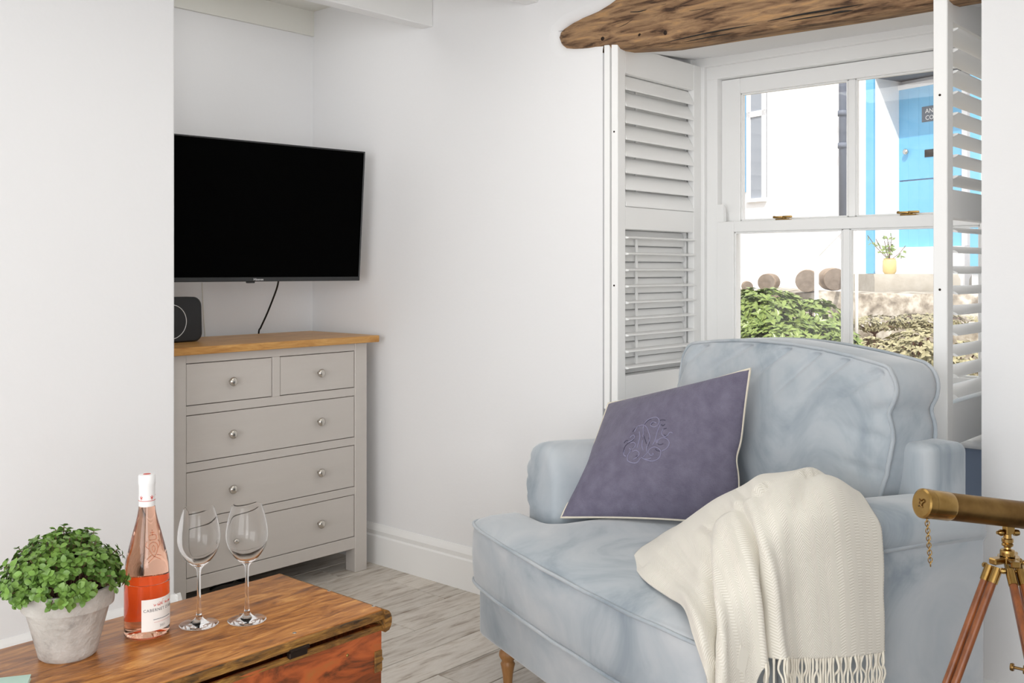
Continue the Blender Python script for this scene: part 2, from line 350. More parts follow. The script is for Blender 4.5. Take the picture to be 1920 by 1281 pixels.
# ------------------------------------------------------------------ lintel
def lintel():
    t = thing('lintel_beam', (2.9, 1.5, 1.9), 'old weathered timber lintel with rounded end above the window', 'beam')
    ys = [2.195, 2.19, 2.178, 2.16, 2.13, 2.09, 2.05] + [2.02 - .03 * i for i in range(41)]
    top = [(2.195, 2.018), (2.185, 2.035), (2.15, 2.052), (2.09, 2.066), (2.02, 2.078), (1.95, 2.10), (1.87, 2.15), (1.80, 2.19), (1.6, 2.27), (.7, 2.30)]
    bot = [(2.195, 2.0), (2.185, 1.972), (2.15, 1.954), (2.09, 1.944), (2.02, 1.938), (1.9, 1.924), (1.76, 1.910), (1.5, 1.907), (1.14, 1.90), (.7, 1.90)]
    def ip(tab, yv):
        for (a, za), (b_, zb) in zip(tab, tab[1:]):
            if a >= yv >= b_: return za + (zb - za) * (a - yv) / (a - b_)
        return tab[-1][1]
    rings = []
    for yv in ys:
        zt, zb = ip(top, yv), ip(bot, yv); e = min(1, (2.20 - yv) / .05) ** .5
        xf = XW - .004 + .03 * (1 - e); pts = []
        m_ = 14
        for j in range(m_):       # front face, rough
            z = zb + .018 + (zt - zb - .036) * j / (m_ - 1)
            d = .006 * noise.noise(Vector((3, yv * 5, z * 11))) + .004 * noise.noise(Vector((9, yv * 14, z * 40)))
            rot = max(0, 1 - (z - zb) / .045) * max(0, min(1, (1.86 - yv) / .25))
            d -= rot * (.018 + .016 * noise.noise(Vector((1, yv * 9, z * 60))))
            pts.append(Vector((xf - d, yv, z)))
        pts.append(Vector((xf + .03, yv, zt))); pts.append(Vector((2.80, yv, zt))); pts.append(Vector((2.80, yv, zb + .004)))
        rr = .004 * noise.noise(Vector((yv * 20, 2, 5)))
        pts.append(Vector((xf + .05, yv, zb + rr))); pts.append(Vector((xf + .02, yv, zb + .003 + rr)))
        rings.append(pts)
    obj('timber', loft(rings), M['lintel'], t, smooth=True, angle=50)
    def crack(pp, r):
        pts = catmull([Vector((on_x(x, y_, XW).x - .003, on_x(x, y_, XW).y, on_x(x, y_, XW).z)) for x, y_ in pp], 6)
        n = len(pts); return tube(pts, [r * max(.15, math.sin(math.pi * (i + .5) / n)) for i in range(n)], 5)
    cr = [crack([(1048, 59), (1075, 57), (1100, 54)], .0016), crack([(1150, 27), (1180, 23), (1200, 22), (1230, 14), (1270, 1)], .0022), crack([(1146, 42), (1165, 36), (1185, 29)], .0012),
          crack([(1158, 53), (1175, 45), (1188, 36)], .001), crack([(1272, 22), (1300, 20), (1340, 12)], .001)]
    cr += [crack([(1240, 82), (1300, 68), (1360, 56), (1420, 46)], .0024), crack([(1440, 40), (1500, 28), (1560, 18), (1620, 8)], .003), crack([(1280, 80), (1330, 70), (1380, 62)], .002),
           crack([(1480, 40), (1520, 33), (1590, 22)], .002), crack([(1560, 25), (1580, 22), (1600, 20)], .003)]
    obj('crack', join(*cr), M['gap'], t)
    kn = []
    for x, y_, r in ((1226, 26, .0125), (1200, 67, .009), (1130, 72, .008), (1248, 61, .009), (1229, 44, .003)):
        p = on_x(x, y_, XW - .0005); kn.append(lathe([(r * 1.0, -.004), (r, .001), (r * .6, .0025), (.0002, .003)], p, (-1, 0, 0), 14))
    obj('knot', join(*kn), MATS['dark_iron'], t, smooth=True)
lintel()

# ------------------------------------------------------------------ sash window
def window():
    w = thing('window_1', (3.27, 1.4, .69), 'white painted two over two sash window in the deep recess', None, kind='structure')
    T = M['trim']
    def frame(name, x0, x1, ya, yb, za, zb, parent, bev=.003): return obj(name, box((x0, ya, za), (x1, yb, zb), bev, 2), T, parent)
    # outer lining, stepped
    for side, s in (('left', 1), ('right', -1)):
        yo = YR1 if s == 1 else YR0
        for k_, (dx, wd_) in enumerate(((3.20, .033), (3.225, .075), (3.245, .118))):
            a, b_ = yo, yo - s * wd_
            frame('jamb_moulding', dx, 3.42, min(a, b_), max(a, b_), .70, 2.0, w)
    for dx, hh in ((3.20, .022), (3.225, .06), (3.245, .105)):
        frame('head_moulding', dx - .0015, 3.42, YR0 + .0005, YR1 - .0005, 2.005 - hh, 2.06, w)
    frame('head_lining', 3.192, 3.42, YR0, YR1, 1.985, 2.2, w)
    frame('sill', 2.99, 3.42, YR0 + .001, YR1 - .001, .690, .716, w, .010)
    frame('sill_moulding', 3.16, 3.3, YR0 + .002, YR1 - .002, .716, .765, w, .012)
    GY0, GY1 = .965, 1.803
    def sash(name, x0, gz0, gz1, rb, rt, yl, yr):
        s = frame(name, x0, x0 + .04, yl, yl + .001, gz0, gz1, w) if False else None
        root = obj(name, box((x0, GY1, gz0 - rb), (x0 + .04, yl, gz1 + rt), .003, 2), T, w)
        frame('stile', x0, x0 + .04, yr, GY0, gz0 - rb, gz1 + rt, root)
        frame('bottom_rail', x0, x0 + .04, GY0, GY1, gz0 - rb, gz0, root); frame('top_rail', x0, x0 + .04, GY0, GY1, gz1, gz1 + rt, root)
        frame('glazing_bar', x0 + .004, x0 + .036, 1.374, 1.400, gz0, gz1, root, .005)
        bd = []
        for a, b_ in ((GY0, 1.374), (1.400, GY1)):
            for zz in (gz0, gz1 - .006): bd.append(box((x0 + .006, a, zz), (x0 + .022, b_, zz + .006), .002))
            for yy in (a, b_ - .006): bd.append(box((x0 + .006, yy, gz0), (x0 + .022, yy + .006, gz1), .002))
            obj('pane', box((x0 + .02, a, gz0), (x0 + .024, b_, gz1)), M['pane'], root)
        obj('glazing_bead', join(*bd), T, root)
        return root
    up = sash('upper_sash', 3.275, 1.378, 1.842, .036, .056, 1.879, .885)
    lo = sash('lower_sash', 3.228, .868, 1.336, .072, .038, 1.872, .892)
    hp = [(0, 0), (.02, 0), (.02, .03), (.016, .05), (.006, .062), (0, .064)]
    for yy in (1.872 - .028, .892): obj('sash_horn', prism(hp, yy, yy + .028, lambda a, b_, d: Vector((3.229 + a, d, 1.374 + b_))), T, w)
    for i, (px, py) in enumerate(((1470, 407), (1706, 397))):
        p = on_x(px, py, 3.245); c = obj('sash_catch', join(box((3.232, p.y - .022, 1.374), (3.262, p.y + .028, 1.379), .002), lathe([(.008, 0), (.009, .006), (.006, .010)], (3.247, p.y, 1.379)),
            box((3.238, p.y - .03, 1.381), (3.250, p.y + .004, 1.389), .003, 2)), M['brassb'], w, smooth=True, angle=40)
        obj('catch_lever', join(box((3.236, p.y + .002, 1.380), (3.250, p.y + .036, 1.388), .003, 2), lathe([(.0045, 0), (.006, .004), (.004, .008)], (3.243, p.y + .036, 1.381))), M['brassb'], c, smooth=True, angle=40)
    obj('sash_lift', lathe([(.006, 0), (.007, .006), (.004, .012), (.008, .018), (.006, .022)], (3.228, 1.0, .83), (-1, 0, 0), 14), M['nickel'], w, smooth=True)
window()

# ------------------------------------------------------------------ plantation shutters
def blade_mesh(L, hc=.0315):
    prof = [(hc * math.cos(a), .0047 * math.sin(a)) for a in [2 * math.pi * i / 16 for i in range(16)]]
    v, f = loft([[Vector((s * L / 2, a, b_)) for a, b_ in prof] for s in (-1, 1)])
    me = bpy.data.meshes.new('slat'); me.from_pydata(v, [], f); me.update(); me.polygons.foreach_set('use_smooth', [True] * len(me.polygons)); me.set_sharp_from_angle(angle=R(50)); me.materials.append(M['shut']); return me
BL = blade_mesh(.425); BL2 = blade_mesh(.425, .026)
def shutter(y0, y1, label, tilt_up, tilt_lo, x0=2.70, rod=0, magnet=True, n_up=8, n_lo=9, narrow=False):
    x1 = x0 + .525; yc = (y0 + y1) / 2
    t = thing('shutter', (x0 + .26, yc, .735), label, 'shutter', 'white window shutters')
    S = M['shut']
    obj('stile', box((x0, y0, .735), (x0 + .045, y1, 1.95), .002), S, t); obj('stile', box((x1 - .05, y0, .735), (x1, y1, 1.95), .002), S, t)
    obj('top_rail', box((x0 + .045, y0 + .001, 1.856), (x1 - .05, y1 - .001, 1.95), .002), S, t)
    obj('mid_rail', box((x0 + .045, y0 + .001, 1.336), (x1 - .05, y1 - .001, 1.412), .002), S, t)
    obj('bottom_rail', box((x0 + .045, y0 + .001, .735), (x1 - .05, y1 - .001, .846), .002), S, t)
    for za, zb, n, tl in ((1.412, 1.856, n_up, tilt_up), (.846, 1.336, n_lo, tilt_lo)):
        for i in range(n):
            z = za + (zb - za) * (i + .5) / n; inst(BL if za > 1 or not narrow else BL2, 'slat', t, (x0 + .26, yc, z), (R(tl), 0, 0))
        if rod:
            yy = yc + (.0195 if rod > 0 else -.036)
            xr = x0 + (.15 if rod > 0 else .33)
            obj('tilt_rod', box((xr, yy - .003, za + .02), (xr + .012, yy + .003, zb - .03), .0015), S, t)
    if magnet:
        for z in (1.657, 1.148): obj('magnet', lathe([(.0032, 0), (.0032, .001), (.0016, .0012)], (x0, yc + .001, z), (-1, 0, 0), 12), M['iron'], t)
    for z in (.90, 1.38, 1.84): obj('hinge', lathe([(.004, -.03), (.004, .03)], (x1 + .004, y0 + .004, z), seg=10), S, t)
    return t
shutter(1.936, 1.962, 'open white louvred shutter with closed upper slats left of the armchair back', 62, 4, rod=1, narrow=True)
shutter(1.970, 1.9925, 'white louvred shutter leaf folded flat behind the left open one', 78, 80, x0=2.7005, magnet=False, narrow=True)
shutter(.886, .922, 'white louvred shutter standing edge-on at the right end of the window', -15, 18, rod=-1)

# ------------------------------------------------------------------ chest of drawers
def chest():
    x0, x1, yf, yb = 1.753, 2.611, 3.10, 3.50
    t = thing('chest_of_drawers', ((x0 + x1) / 2, 3.3, 0), 'grey painted chest of drawers with an oak top in the alcove', 'chest')
    C = M['chest']
    obj('top', box((1.712, 3.072, .910), (2.652, 3.52, .937), .003, 2), M['oak'], t)
    for xa in (x0, x1 - .061):
        for ya in (yf, yb - .06): obj('leg', box((xa, ya, 0), (xa + .061, ya + .06, .910), .0025), C, t)
    for xa in (x0 + .012, x1 - .03): obj('side_panel', box((xa, yf + .06, .10), (xa + .018, yb - .06, .91)), C, t)
    obj('back_panel', box((x0 + .06, yb - .02, .10), (x1 - .06, yb - .01, .91)), C, t)
    L, Rr = x0 + .061, x1 - .061
    for za, zb in ((.8795, .910), (.7015, .7330), (.5065, .5365), (.3105, .3405), (.096, .1425)): obj('rail', box((L, yf + .002, za), (Rr, yf + .03, zb), .0015), C, t)
    obj('drawer_divider', box((2.164, yf + .002, .733), (2.197, yf + .03, .8795), .0015), C, t)
    obj('gap_shade_sheet', box((L, yf + .032, .10), (Rr, yf + .034, .905)), M['gap'], t)  # dark sheet behind the drawers, shade of the gaps put into colour
    g = .0026
    def drawer(xa, xb, za, zb, knobs):
        d = obj('drawer', box((xa + g, yf + .004, za + g), (xb - g, yf + .03, zb - g), .001), C, t)
        for kx, kz in knobs: obj('knob', lathe([(.006, 0), (.0055, .008), (.008, .012), (.0155, .016), (.0165, .021), (.013, .0265), (.006, .0285), (.0002, .029)], (kx, yf + .004, kz), (0, -1, 0), 24), M['nickel'], d, smooth=True)
    drawer(L, 2.164, .733, .8795, [(1.988, .805)]); drawer(2.197, Rr, .733, .8795, [(2.374, .805)])
    for za, zb, kz in ((.5365, .7015, .619), (.3405, .5065, .424), (.1425, .3105, .228)): drawer(L, Rr, za, zb, [(1.988, kz), (2.374, kz)])
chest()

# ------------------------------------------------------------------ television
def tv():
    yaw, tilt = R(-5.6), R(4.5); c = Vector((2.165, 3.194, 1.156))
    ex = Vector((math.cos(yaw), math.sin(yaw), 0)); ny = Vector((math.sin(yaw), -math.cos(yaw), 0))
    ez = (UP * math.cos(tilt) + ny * math.sin(tilt)); en = ez.cross(ex) * -1
    if en.dot(ny) < 0: en = -en
    fn = lambda p: c + ex * p.x + ez * p.z - en * p.y
    t = thing('television', c, 'black flat screen television on a bracket above the chest of drawers', 'television')
    W2, H = .452, .519
    obj('casing', xform(box((-W2, .004, 0), (W2, .028, H), .003, 2), fn), M['tvframe'], t)
    obj('rear_housing', xform(box((-.28, .026, .05), (.28, .062, .32), .012, 2), fn), M['black'], t)
    obj('bezel', xform(join(box((-W2, 0, 0), (W2, .008, .016), .0015), box((-W2, 0, H - .006), (W2, .008, H), .0015), box((-W2, 0, .016), (-W2 + .006, .008, H - .006), .0015), box((W2 - .006, 0, .016), (W2, .008, H - .006), .0015)), fn), M['tvframe'], t)
    obj('screen', xform(box((-W2 + .006, .003, .016), (W2 - .006, .006, H - .006)), fn), M['tvblack'], t)
    tx = text_mesh('Hisense', .0130); obj('logo', ([fn(Vector((p.x, -.0006, p.y + .004))) for p in tx[0]], tx[1]), M['white'], t)
    obj('sensor', xform(box((-.045, .002, -.006), (-.012, .014, .001), .002), fn), M['black'], t)
    a = fn(Vector((0, .06, .19)))
    obj('wall_bracket', join(box((a.x - .1, 3.555, a.z - .1), (a.x + .1, YB, a.z + .1), .003), tube([(a.x, 3.56, a.z), (a.x + .09, 3.42, a.z), tuple(a)], .014, 8)), M['iron'], t)
    k = on_y(521, 532, 3.30); k2 = on_z(485, 627, .9375)
    return k
tv()
p_ = catmull([on_y(524, 505, 3.36), on_y(521, 533, 3.37), on_y(512, 560, 3.43), on_y(500, 590, 3.48), on_y(489, 614, 3.52), on_y(485, 626, 3.545), (on_y(484, 630, 3.55).x, 3.552, .80)], 6)
tag(obj('power_cable', tube(p_, .0036, 8), M['cable'], smooth=True), 'black cable hanging from the television behind the oak top', 'cable')
p_ = catmull([on_y(379, 530, 3.566), on_y(380, 560, 3.566), on_y(382, 600, 3.566), on_y(385, 640, 3.566), (on_y(385, 640, 3.566).x, 3.566, .8)], 5)
tag(obj('speaker_cable', tube(p_, .0022, 8), M['wcable'], smooth=True), 'thin white cable on the alcove wall beside the black speaker', 'cable')
# ------------------------------------------------------------------ speaker
def speaker():
    pr = on_z(381, 640, .937); yv = pr.y
    if yv > 3.46: yv = 3.46
    xr = on_y(381.5, 600, yv).x; ztop = on_y(356, 557, yv).z; h = ztop - .937; w = .20; cx = xr - w / 2
    t = thing('speaker', (cx, yv + .03, .937), 'small black rounded speaker with a white ring on the oak top', 'speaker')
    def rr(sx, sz, n=8):
        o = []; hx, hz = w / 2 * sx, h / 2 * sz; r = .034 * min(sx, sz)
        for cx_, cz_, a0 in ((hx - r, hz - r, 0), (-hx + r, hz - r, 90), (-hx + r, -hz + r, 180), (hx - r, -hz + r, 270)):
            for i in range(n + 1): a = R(a0 + 90 * i / n); o.append((cx_ + r * math.cos(a), cz_ + r * math.sin(a)))
        return o
    rings = [[Vector((cx + a * (1 - .05 * (b_ + h / 2) / h), y_, .937 + h / 2 + b_)) for a, b_ in rr(s, s)] for s, y_ in ((.93, yv), (1.0, yv + .008), (1.0, yv + .055), (.9, yv + .065))]
    obj('body', loft(rings), M['black'], t, smooth=True, angle=35)
    ctr = on_y(320, 604, yv)
    obj('ring', tube([(ctr.x + .062 * math.cos(2 * math.pi * i / 48), yv - .0003, ctr.z + .062 * math.sin(2 * math.pi * i / 48)) for i in range(48)], .0012, 6, loop=True), M['white'], t)
speaker()
# cable on the floor below the chest
p_ = [on_z(x, y_, .006) for x, y_ in ((395, 1105), (412, 1096), (432, 1092), (441, 1086), (455, 1089), (470, 1078), (500, 1066))]
tag(obj('floor_cable', tube(catmull(p_, 6), .005, 8), M['cable'], smooth=True), 'black cable lying on the floor under the grey chest', 'cable')

# ------------------------------------------------------------------ trunk
ZT = .50
def trunk():
    x0, x1, yf, yb = .42, 1.366, 1.568, 1.936
    t = thing('trunk', ((x0 + x1) / 2, (yf + yb) / 2, 0), 'old stained wooden trunk with hinged lid in the foreground', 'trunk')
    def plank_rough(lo, hi, nx, amp, seed):
        # long board with a slightly gnawed front edge
        rings = []
        for i in range(nx + 1):
            x = lo[0] + (hi[0] - lo[0]) * i / nx; a = amp * noise.noise(Vector((x * 9, seed, 0))); b_ = amp * .6 * noise.noise(Vector((x * 23, seed, 5)))
            yf_ = lo[1] + a; r = .004
            rings.append([Vector((x, p, q)) for p, q in ((yf_ + r, hi[2]), (yf_ + r * .3, hi[2] - r * .35), (yf_, hi[2] - r), (yf_ + .001, (lo[2] + hi[2]) / 2), (yf_ + b_, lo[2] + .002), (yf_ + .003, lo[2]), (hi[1], lo[2]), (hi[1], hi[2] - .002), (hi[1] - .003, hi[2]))])
        return loft(rings)
    lid = obj('lid', plank_rough((x0, yf + .006, ZT - .022), (x1, yb, ZT), 60, .0016, 2), M['trunk'], t, smooth=True, angle=35)
    obj('lid_edge', plank_rough((x0, yf, ZT - .021), (x1, yf + .0075, ZT - .003), 70, .0022, 6), M['trunk_edge'], lid, smooth=True, angle=30)
    pr = [(0, -.044)] + [(.018 * math.sin(a), -.022 + -.024 * math.cos(a)) for a in [math.pi * (.2 + .8 * i / 10) for i in range(11)]] + [(0, .002)]
    obj('end_batten', prism([(a, b_) for a, b_ in pr], yf - .004, yb, lambda a, b_, d: Vector((x1 + a, d, ZT + b_ - .002))), M['trunk_edge'], lid, smooth=True, angle=40)
    nl = [lathe([(.004, 0), (.0035, .0008), (.0002, .0012)], on_z(x, y_, ZT), seg=10) for x, y_ in ((552, 1187), (452, 1152), (617, 1108), (700, 1137))]
    [obj('nail', q, M['nickel'], lid) for q in nl]
    zb = ZT - .033
    obj('front_board', plank_rough((x0, yf + .008, 0.24), (x1, yf + .018, zb), 50, .0012, 9), M['trunk_front'], t, smooth=True, angle=35)
    obj('front_board', plank_rough((x0, yf + .0085, 0.0), (x1, yf + .018, .238), 50, .0012, 12), M['trunk_front'], t, smooth=True, angle=35)
    obj('front_lip', plank_rough((x0, yf + .006, zb - .012), (x1 - .001, yf + .012, zb + .001), 60, .0016, 17), M['trunk_edge'], t, smooth=True, angle=35)
    obj('back_board', box((x0, yb - .02, 0), (x1, yb - .002, zb), .002), M['trunk_front'], t)
    for xa in (x0, x1 - .02): obj('end_board', box((xa, yf + .018, 0), (xa + .02, yb - .02, zb), .002), M['trunk_front'], t)
    obj('floor_board', box((x0 + .02, yf + .018, .02), (x1 - .02, yb - .02, .035)), M['trunk_front'], t)
    for z in (.40, .30, .20, .10): obj('dovetail', box((x1 - .019, yf + .006, z - .028), (x1 + .001, yf + .012, z + .016), .001), M['trunk_edge'], t)
    p = on_y(561, 1223, yf)
    obj('hasp', join(box((p.x - .022, yf - .001, p.z - .009), (p.x + .02, yf + .01, p.z + .006), .002), lathe([(.004, -.022), (.004, .022)], (p.x, yf, p.z + .006), (1, 0, 0), 10)), M['iron'], t)
    p = on_y(651, 1229, yf + .008); p2 = on_y(716, 1236, yf + .008)
    [obj('tack', lathe([(.0035, -.001), (.0035, .001), (.0003, .003)], q, (0, -1, 0), 10), M['brassb'], t) for q in (p, p2)]
trunk()

# ------------------------------------------------------------------ wine bottle
def bottle():
    c = on_z(275.5, 1188, ZT)
    t = thing('wine_bottle', c, 'clear glass bottle of rose wine with a white capsule and label', 'bottle')
    prof = [(.0002, .012), (.012, .010), (.026, .004), (.034, .0008), (.038, .001), (.0412, .005), (.0417, .012), (.0417, .095), (.0414, .105), (.0395, .136), (.0366, .153), (.0328, .169), (.0285, .186), (.024, .203), (.0195, .220), (.0164, .235), (.0146, .250), (.0140, .262), (.0138, .30)]
    def bez(pr, n=4):
        q = catmull([Vector((a, 0, b_)) for a, b_ in pr], n); return [(max(p.x, .0002), p.z) for p in q]
    body = obj('glass_body', lathe(bez(prof), c, seg=64), M['bottle'], t, smooth=True)
    cap = obj('capsule', lathe([(.0149, .246), (.0150, .247), (.0149, .286), (.0155, .288), (.0158, .291), (.0158, .303), (.0150, .306), (.012, .3068), (.0002, .307)], c, seg=48), M['foil'], t, smooth=True, angle=50)
    obj('capsule_band', tube([c + Vector((.01505 * math.cos(a), .01505 * math.sin(a), .2575)) for a in [2 * math.pi * i / 48 for i in range(48)]], .0006, 6, loop=True), M['redink'], cap)
    top = []
    for k_ in range(4):
        a = math.atan2(-c.y, -c.x) + R(-42 + 78 * k_)
        d = Vector((math.cos(a), math.sin(a), 0)); s = Vector((-d.y, d.x, 0)); o_ = c + d * .0151 + UP * .259
        for q in (((0, 0), (0, .009)), ((-.0025, .003), (.0025, .003)), ((0, .003), (-.003, .007)), ((0, .003), (.003, .007))):
            top.append(tube([o_ + s * q[0][0] + UP * q[0][1], o_ + s * q[1][0] + UP * q[1][1]], .0006, 5))
    obj('capsule_print', join(*top), M['redink'], cap)
    obj('capsule_top_print', lathe([(.007, .3066), (.007, .3072), (.0002, .3073)], c, seg=24), M['redink'], cap)
    view = math.atan2(-c.y, -c.x)      # towards the viewer
    def wrap(px_, z, r=.0421): a = view + px_ / .0417; return c + Vector((r * math.cos(a), r * math.sin(a), z))
    def patch(a0, a1, z0, z1, r, n=32): return loft([[wrap(a0 + (a1 - a0) * i / n, z, q) for z, q in ((z0, r), (z1, r), (z1, r + .0003), (z0, r + .0003))] for i in range(n + 1)])
    aL = -R(13.5) * .0417
    lab = obj('label', patch(aL, aL + .085, .017, .077, .0418), M['label'], t, smooth=True, angle=30)
    cxl = aL + .0425
    def wtext(s, size, z, m, cx_, name):
        tx = text_mesh(s, size, font_space=1.1); obj(name, ([wrap(cx_ + p.x, z + p.y, .04225) for p in tx[0]], tx[1]), m, lab)
    wtext("CABERNET D'ANJOU", .0078, .0535, M['ink'], cxl, 'label_title')
    wtext('2021', .0062, .0225, M['ink'], cxl - .002, 'label_year')
    obj('label_rule', patch(cxl - .02, cxl + .02, .0325, .0328, .0422), M['redink'], lab)
    obj('label_fine_print', join(*[patch(cxl - .021 + i * .0032, cxl - .021 + i * .0032 + .0024, .0375, .0387, .0422, 2) for i in range(13)]), M['pipe'], lab)
    rnd = random.Random(3); orn = []
    for i in range(46):
        a = cxl - .021 + rnd.random() * .042; z = .0645 + abs(rnd.gauss(0, .0024)) * (1 - abs(a - cxl) / .03)
        r_ = .0008 + rnd.random() * .0012; th = rnd.random() * 6
        orn.append(tube([wrap(a + r_ * math.cos(th + k_), z + r_ * math.sin(th + k_), .0422) for k_ in (0, .9, 1.8, 2.7)], .00028, 4))
    obj('label_emblem', join(*orn), M['redink'], lab)
    obj('back_label', patch(.0417 * math.pi - .045, .0417 * math.pi + .026, .018, .104, .0418), M['backlabel'], t, smooth=True, angle=30)
    # raised crest on the shoulder
    def rad(z):
        for (ra, za), (rb, zb) in zip(prof, prof[1:]):
            if za <= z <= zb: return ra + (rb - ra) * (z - za) / (zb - za)
        return .03
    def cp(dx, z): r = rad(z); a = view + R(22) + dx / r; return c + Vector(((r + .0002) * math.cos(a), (r + .0002) * math.sin(a), z))
    cs = [[(0, .182), (.007, .178), (.008, .168), (.0, .156), (-.008, .168), (-.007, .178), (0, .182)], [(-.006, .186), (-.006, .194), (.006, .194), (.006, .186), (-.006, .186)], [(0, .194), (0, .204)], [(-.004, .199), (.004, .199)], [(0, .156), (-.012, .146)], [(0, .156), (.013, .148)], [(-.014, .152), (-.006, .158)],
          [(.014, .155), (.006, .158)], [(-.009, .17), (-.014, .176), (-.011, .184)], [(.009, .17), (.014, .176), (.011, .184)], [(0, .176), (.003, .171), (0, .164), (-.003, .171), (0, .176)]]
    obj('embossed_crest', join(*[tube(catmull([cp(*q) for q in l], 4), .0007, 5) for l in cs]), M['bottle'], body, smooth=True)
bottle()

# ------------------------------------------------------------------ wine glasses
def glass():
    c = on_z(373, 1171, ZT)
    t = thing('wine_glass', c, 'empty stemmed wine glass standing nearest the wine bottle', 'wine glass', 'wine glasses on the trunk')
    outer = [(.0372, .0006), (.0372, .0016), (.030, .0032), (.018, .006), (.010, .0105), (.0062, .017), (.0045, .028), (.0037, .048), (.0034, .075), (.0036, .098), (.0048, .108), (.0095, .1145), (.018, .1215), (.027, .131), (.0345, .143), (.0390, .156), (.0410, .168), (.0406, .180), (.0385, .195), (.0345, .213), (.0292, .2300)]
    o = [(p.x, p.z) for p in catmull([Vector((a, 0, b_)) for a, b_ in outer], 4)]
    inner = [(.0291, .2300), (.0339, .213), (.0376, .195), (.0397, .180), (.0401, .168), (.0381, .156), (.0335, .1437), (.0257, .1325), (.016, .1235), (.007, .1185), (.0003, .1172)]
    i_ = [(max(p.x, .0003), p.z) for p in catmull([Vector((a, 0, b_)) for a, b_ in inner], 4)]
    k_ = [i for i, (a, z) in enumerate(o) if z > .0175][0]
    obj('stem_and_bowl', lathe([(o[k_][0], o[k_][1] + .0002)] + o[k_ + 1:] + i_, c, seg=64), M['glass'], t, smooth=True, angle=60)
    ft = obj('foot', lathe([(.0003, .0004), (.034, .0004)] + o[:k_ + 1], c, seg=64), M['glass'], t, smooth=True)
    c2 = on_z(463, 1163, ZT)
    t2 = copy_tree(t, c2 - c); t2['label'] = 'empty stemmed wine glass standing farther from the wine bottle'
glass()

# ------------------------------------------------------------------ potted herb
def pot():
    c = on_z(127, 1227, ZT)
    t = thing('potted_herb', c, 'bushy green herb growing in a rough concrete pot', 'plant')
    pr = [(.0005, 0), (.046, 0), (.0495, .003), (.0515, .012), (.0715, .088), (.0725, .0905), (.0785, .0915), (.0790, .094), (.0825, .123), (.0815, .127), (.0765, .1275), (.075, .125), (.072, .105), (.001, .105)]
    v, f = lathe(pr, c, seg=64)
    v = [p + Vector((p.x - c.x, p.y - c.y, 0)) * (.02 * noise.noise(p * 28)) for p in v]
    pt = obj('pot', (v, f), M['concrete'], t, smooth=True, angle=40)
    obj('soil', lathe([(.074, .112), (.04, .120), (.001, .124)], c, seg=32, cap0=False), M['soil'], t, smooth=True)
    # leaf shape shared by all
    def leaf(cups=.25):
        V, Fc = [], []
        n = 5
        for i in range(n + 1):
            u_ = i / n; w = .5 * math.sin(math.pi * min(1, u_ * .97 + .02)) ** .7 * .82
            for s in (-1, 0, 1): V.append(Vector((u_, s * w, cups * (abs(s) * w * .8) - .18 * u_ * u_)))
        for i in range(n):
            for j in range(2): a = i * 3 + j; Fc.append([a, a + 1, a + 4, a + 3])
        return V, Fc
    lv = leaf(); me = bpy.data.meshes.new('leaf'); me.from_pydata(lv[0], [], lv[1]); me.update(); me.polygons.foreach_set('use_smooth', [True] * len(me.polygons)); me.materials.append(M['leaf'])
    rnd = random.Random(11); stems = []; rest = []; cnt = 0
    base = c - RT * .010 + Vector((0, 0, .118))
    tips = []
    for i in range(330):
        a = rnd.random() * 2 * math.pi; e = math.acos(1 - rnd.random() * 1.02)
        d = Vector((math.sin(e) * math.cos(a), math.sin(e) * math.sin(a), math.cos(e)))
        r = .92 + .12 * rnd.random() + (.12 if rnd.random() < .12 else 0)
        tip = base + Vector((d.x * .094, d.y * .094, .004 + d.z * .098)) * 1.0 + Vector((d.x, d.y, d.z)) * (r - 1) * .1
        if d.z < .35: tip += Vector((d.x, d.y, -.25)) * .012
        tips.append((tip, d))
    for k_, (tip, d) in enumerate(tips):
        root = base + Vector((d.x * .05, d.y * .05, -.004)); mid = root.lerp(tip, .6) + UP * .008
        pts = catmull([root, mid, tip], 5); stems.append(tube(pts, .0008, 5))
        for pi_, q in enumerate((10, 9, 8, 7, 5)):
            if q >= len(pts): q = len(pts) - 1
            p = pts[q]; tdir = (pts[q] - pts[q - 1]).normalized()
            for s in range(3 if q == 10 else 2):
                sd_ = tdir.orthogonal(); sd_.rotate(Matrix.Rotation(rnd.random() * 6.28, 3, tdir)); dr = (sd_ + tdir * (.5 if q == 10 else .15) + UP * .15 + Vector((rnd.gauss(0, .2), rnd.gauss(0, .2), rnd.gauss(0, .2)))).normalized()
                nn = (d * .9 + UP * .5 + Vector((rnd.gauss(0, .35), rnd.gauss(0, .35), rnd.gauss(0, .35))))
                nn = (nn - dr * nn.dot(dr)).normalized(); yy = nn.cross(dr); L = .0085 + rnd.random() * .006
                mtx = Matrix((dr, yy, nn)).transposed()
                front = (d.dot(-FW) > -.05 or d.z > .55)
                if q == 10 and front and cnt < 300:
                    o = inst(me, 'leaf', t, p); o.rotation_euler = mtx.to_euler(); o.scale = (L, L, L); cnt += 1
                else: rest.append(([p + mtx @ (w_ * L) for w_ in lv[0]], lv[1]))
    obj('stem', join(*stems), M['stem'], t, kind='stuff'); obj('foliage', join(*rest), M['leaf'], t, smooth=True, kind='stuff')
pot()
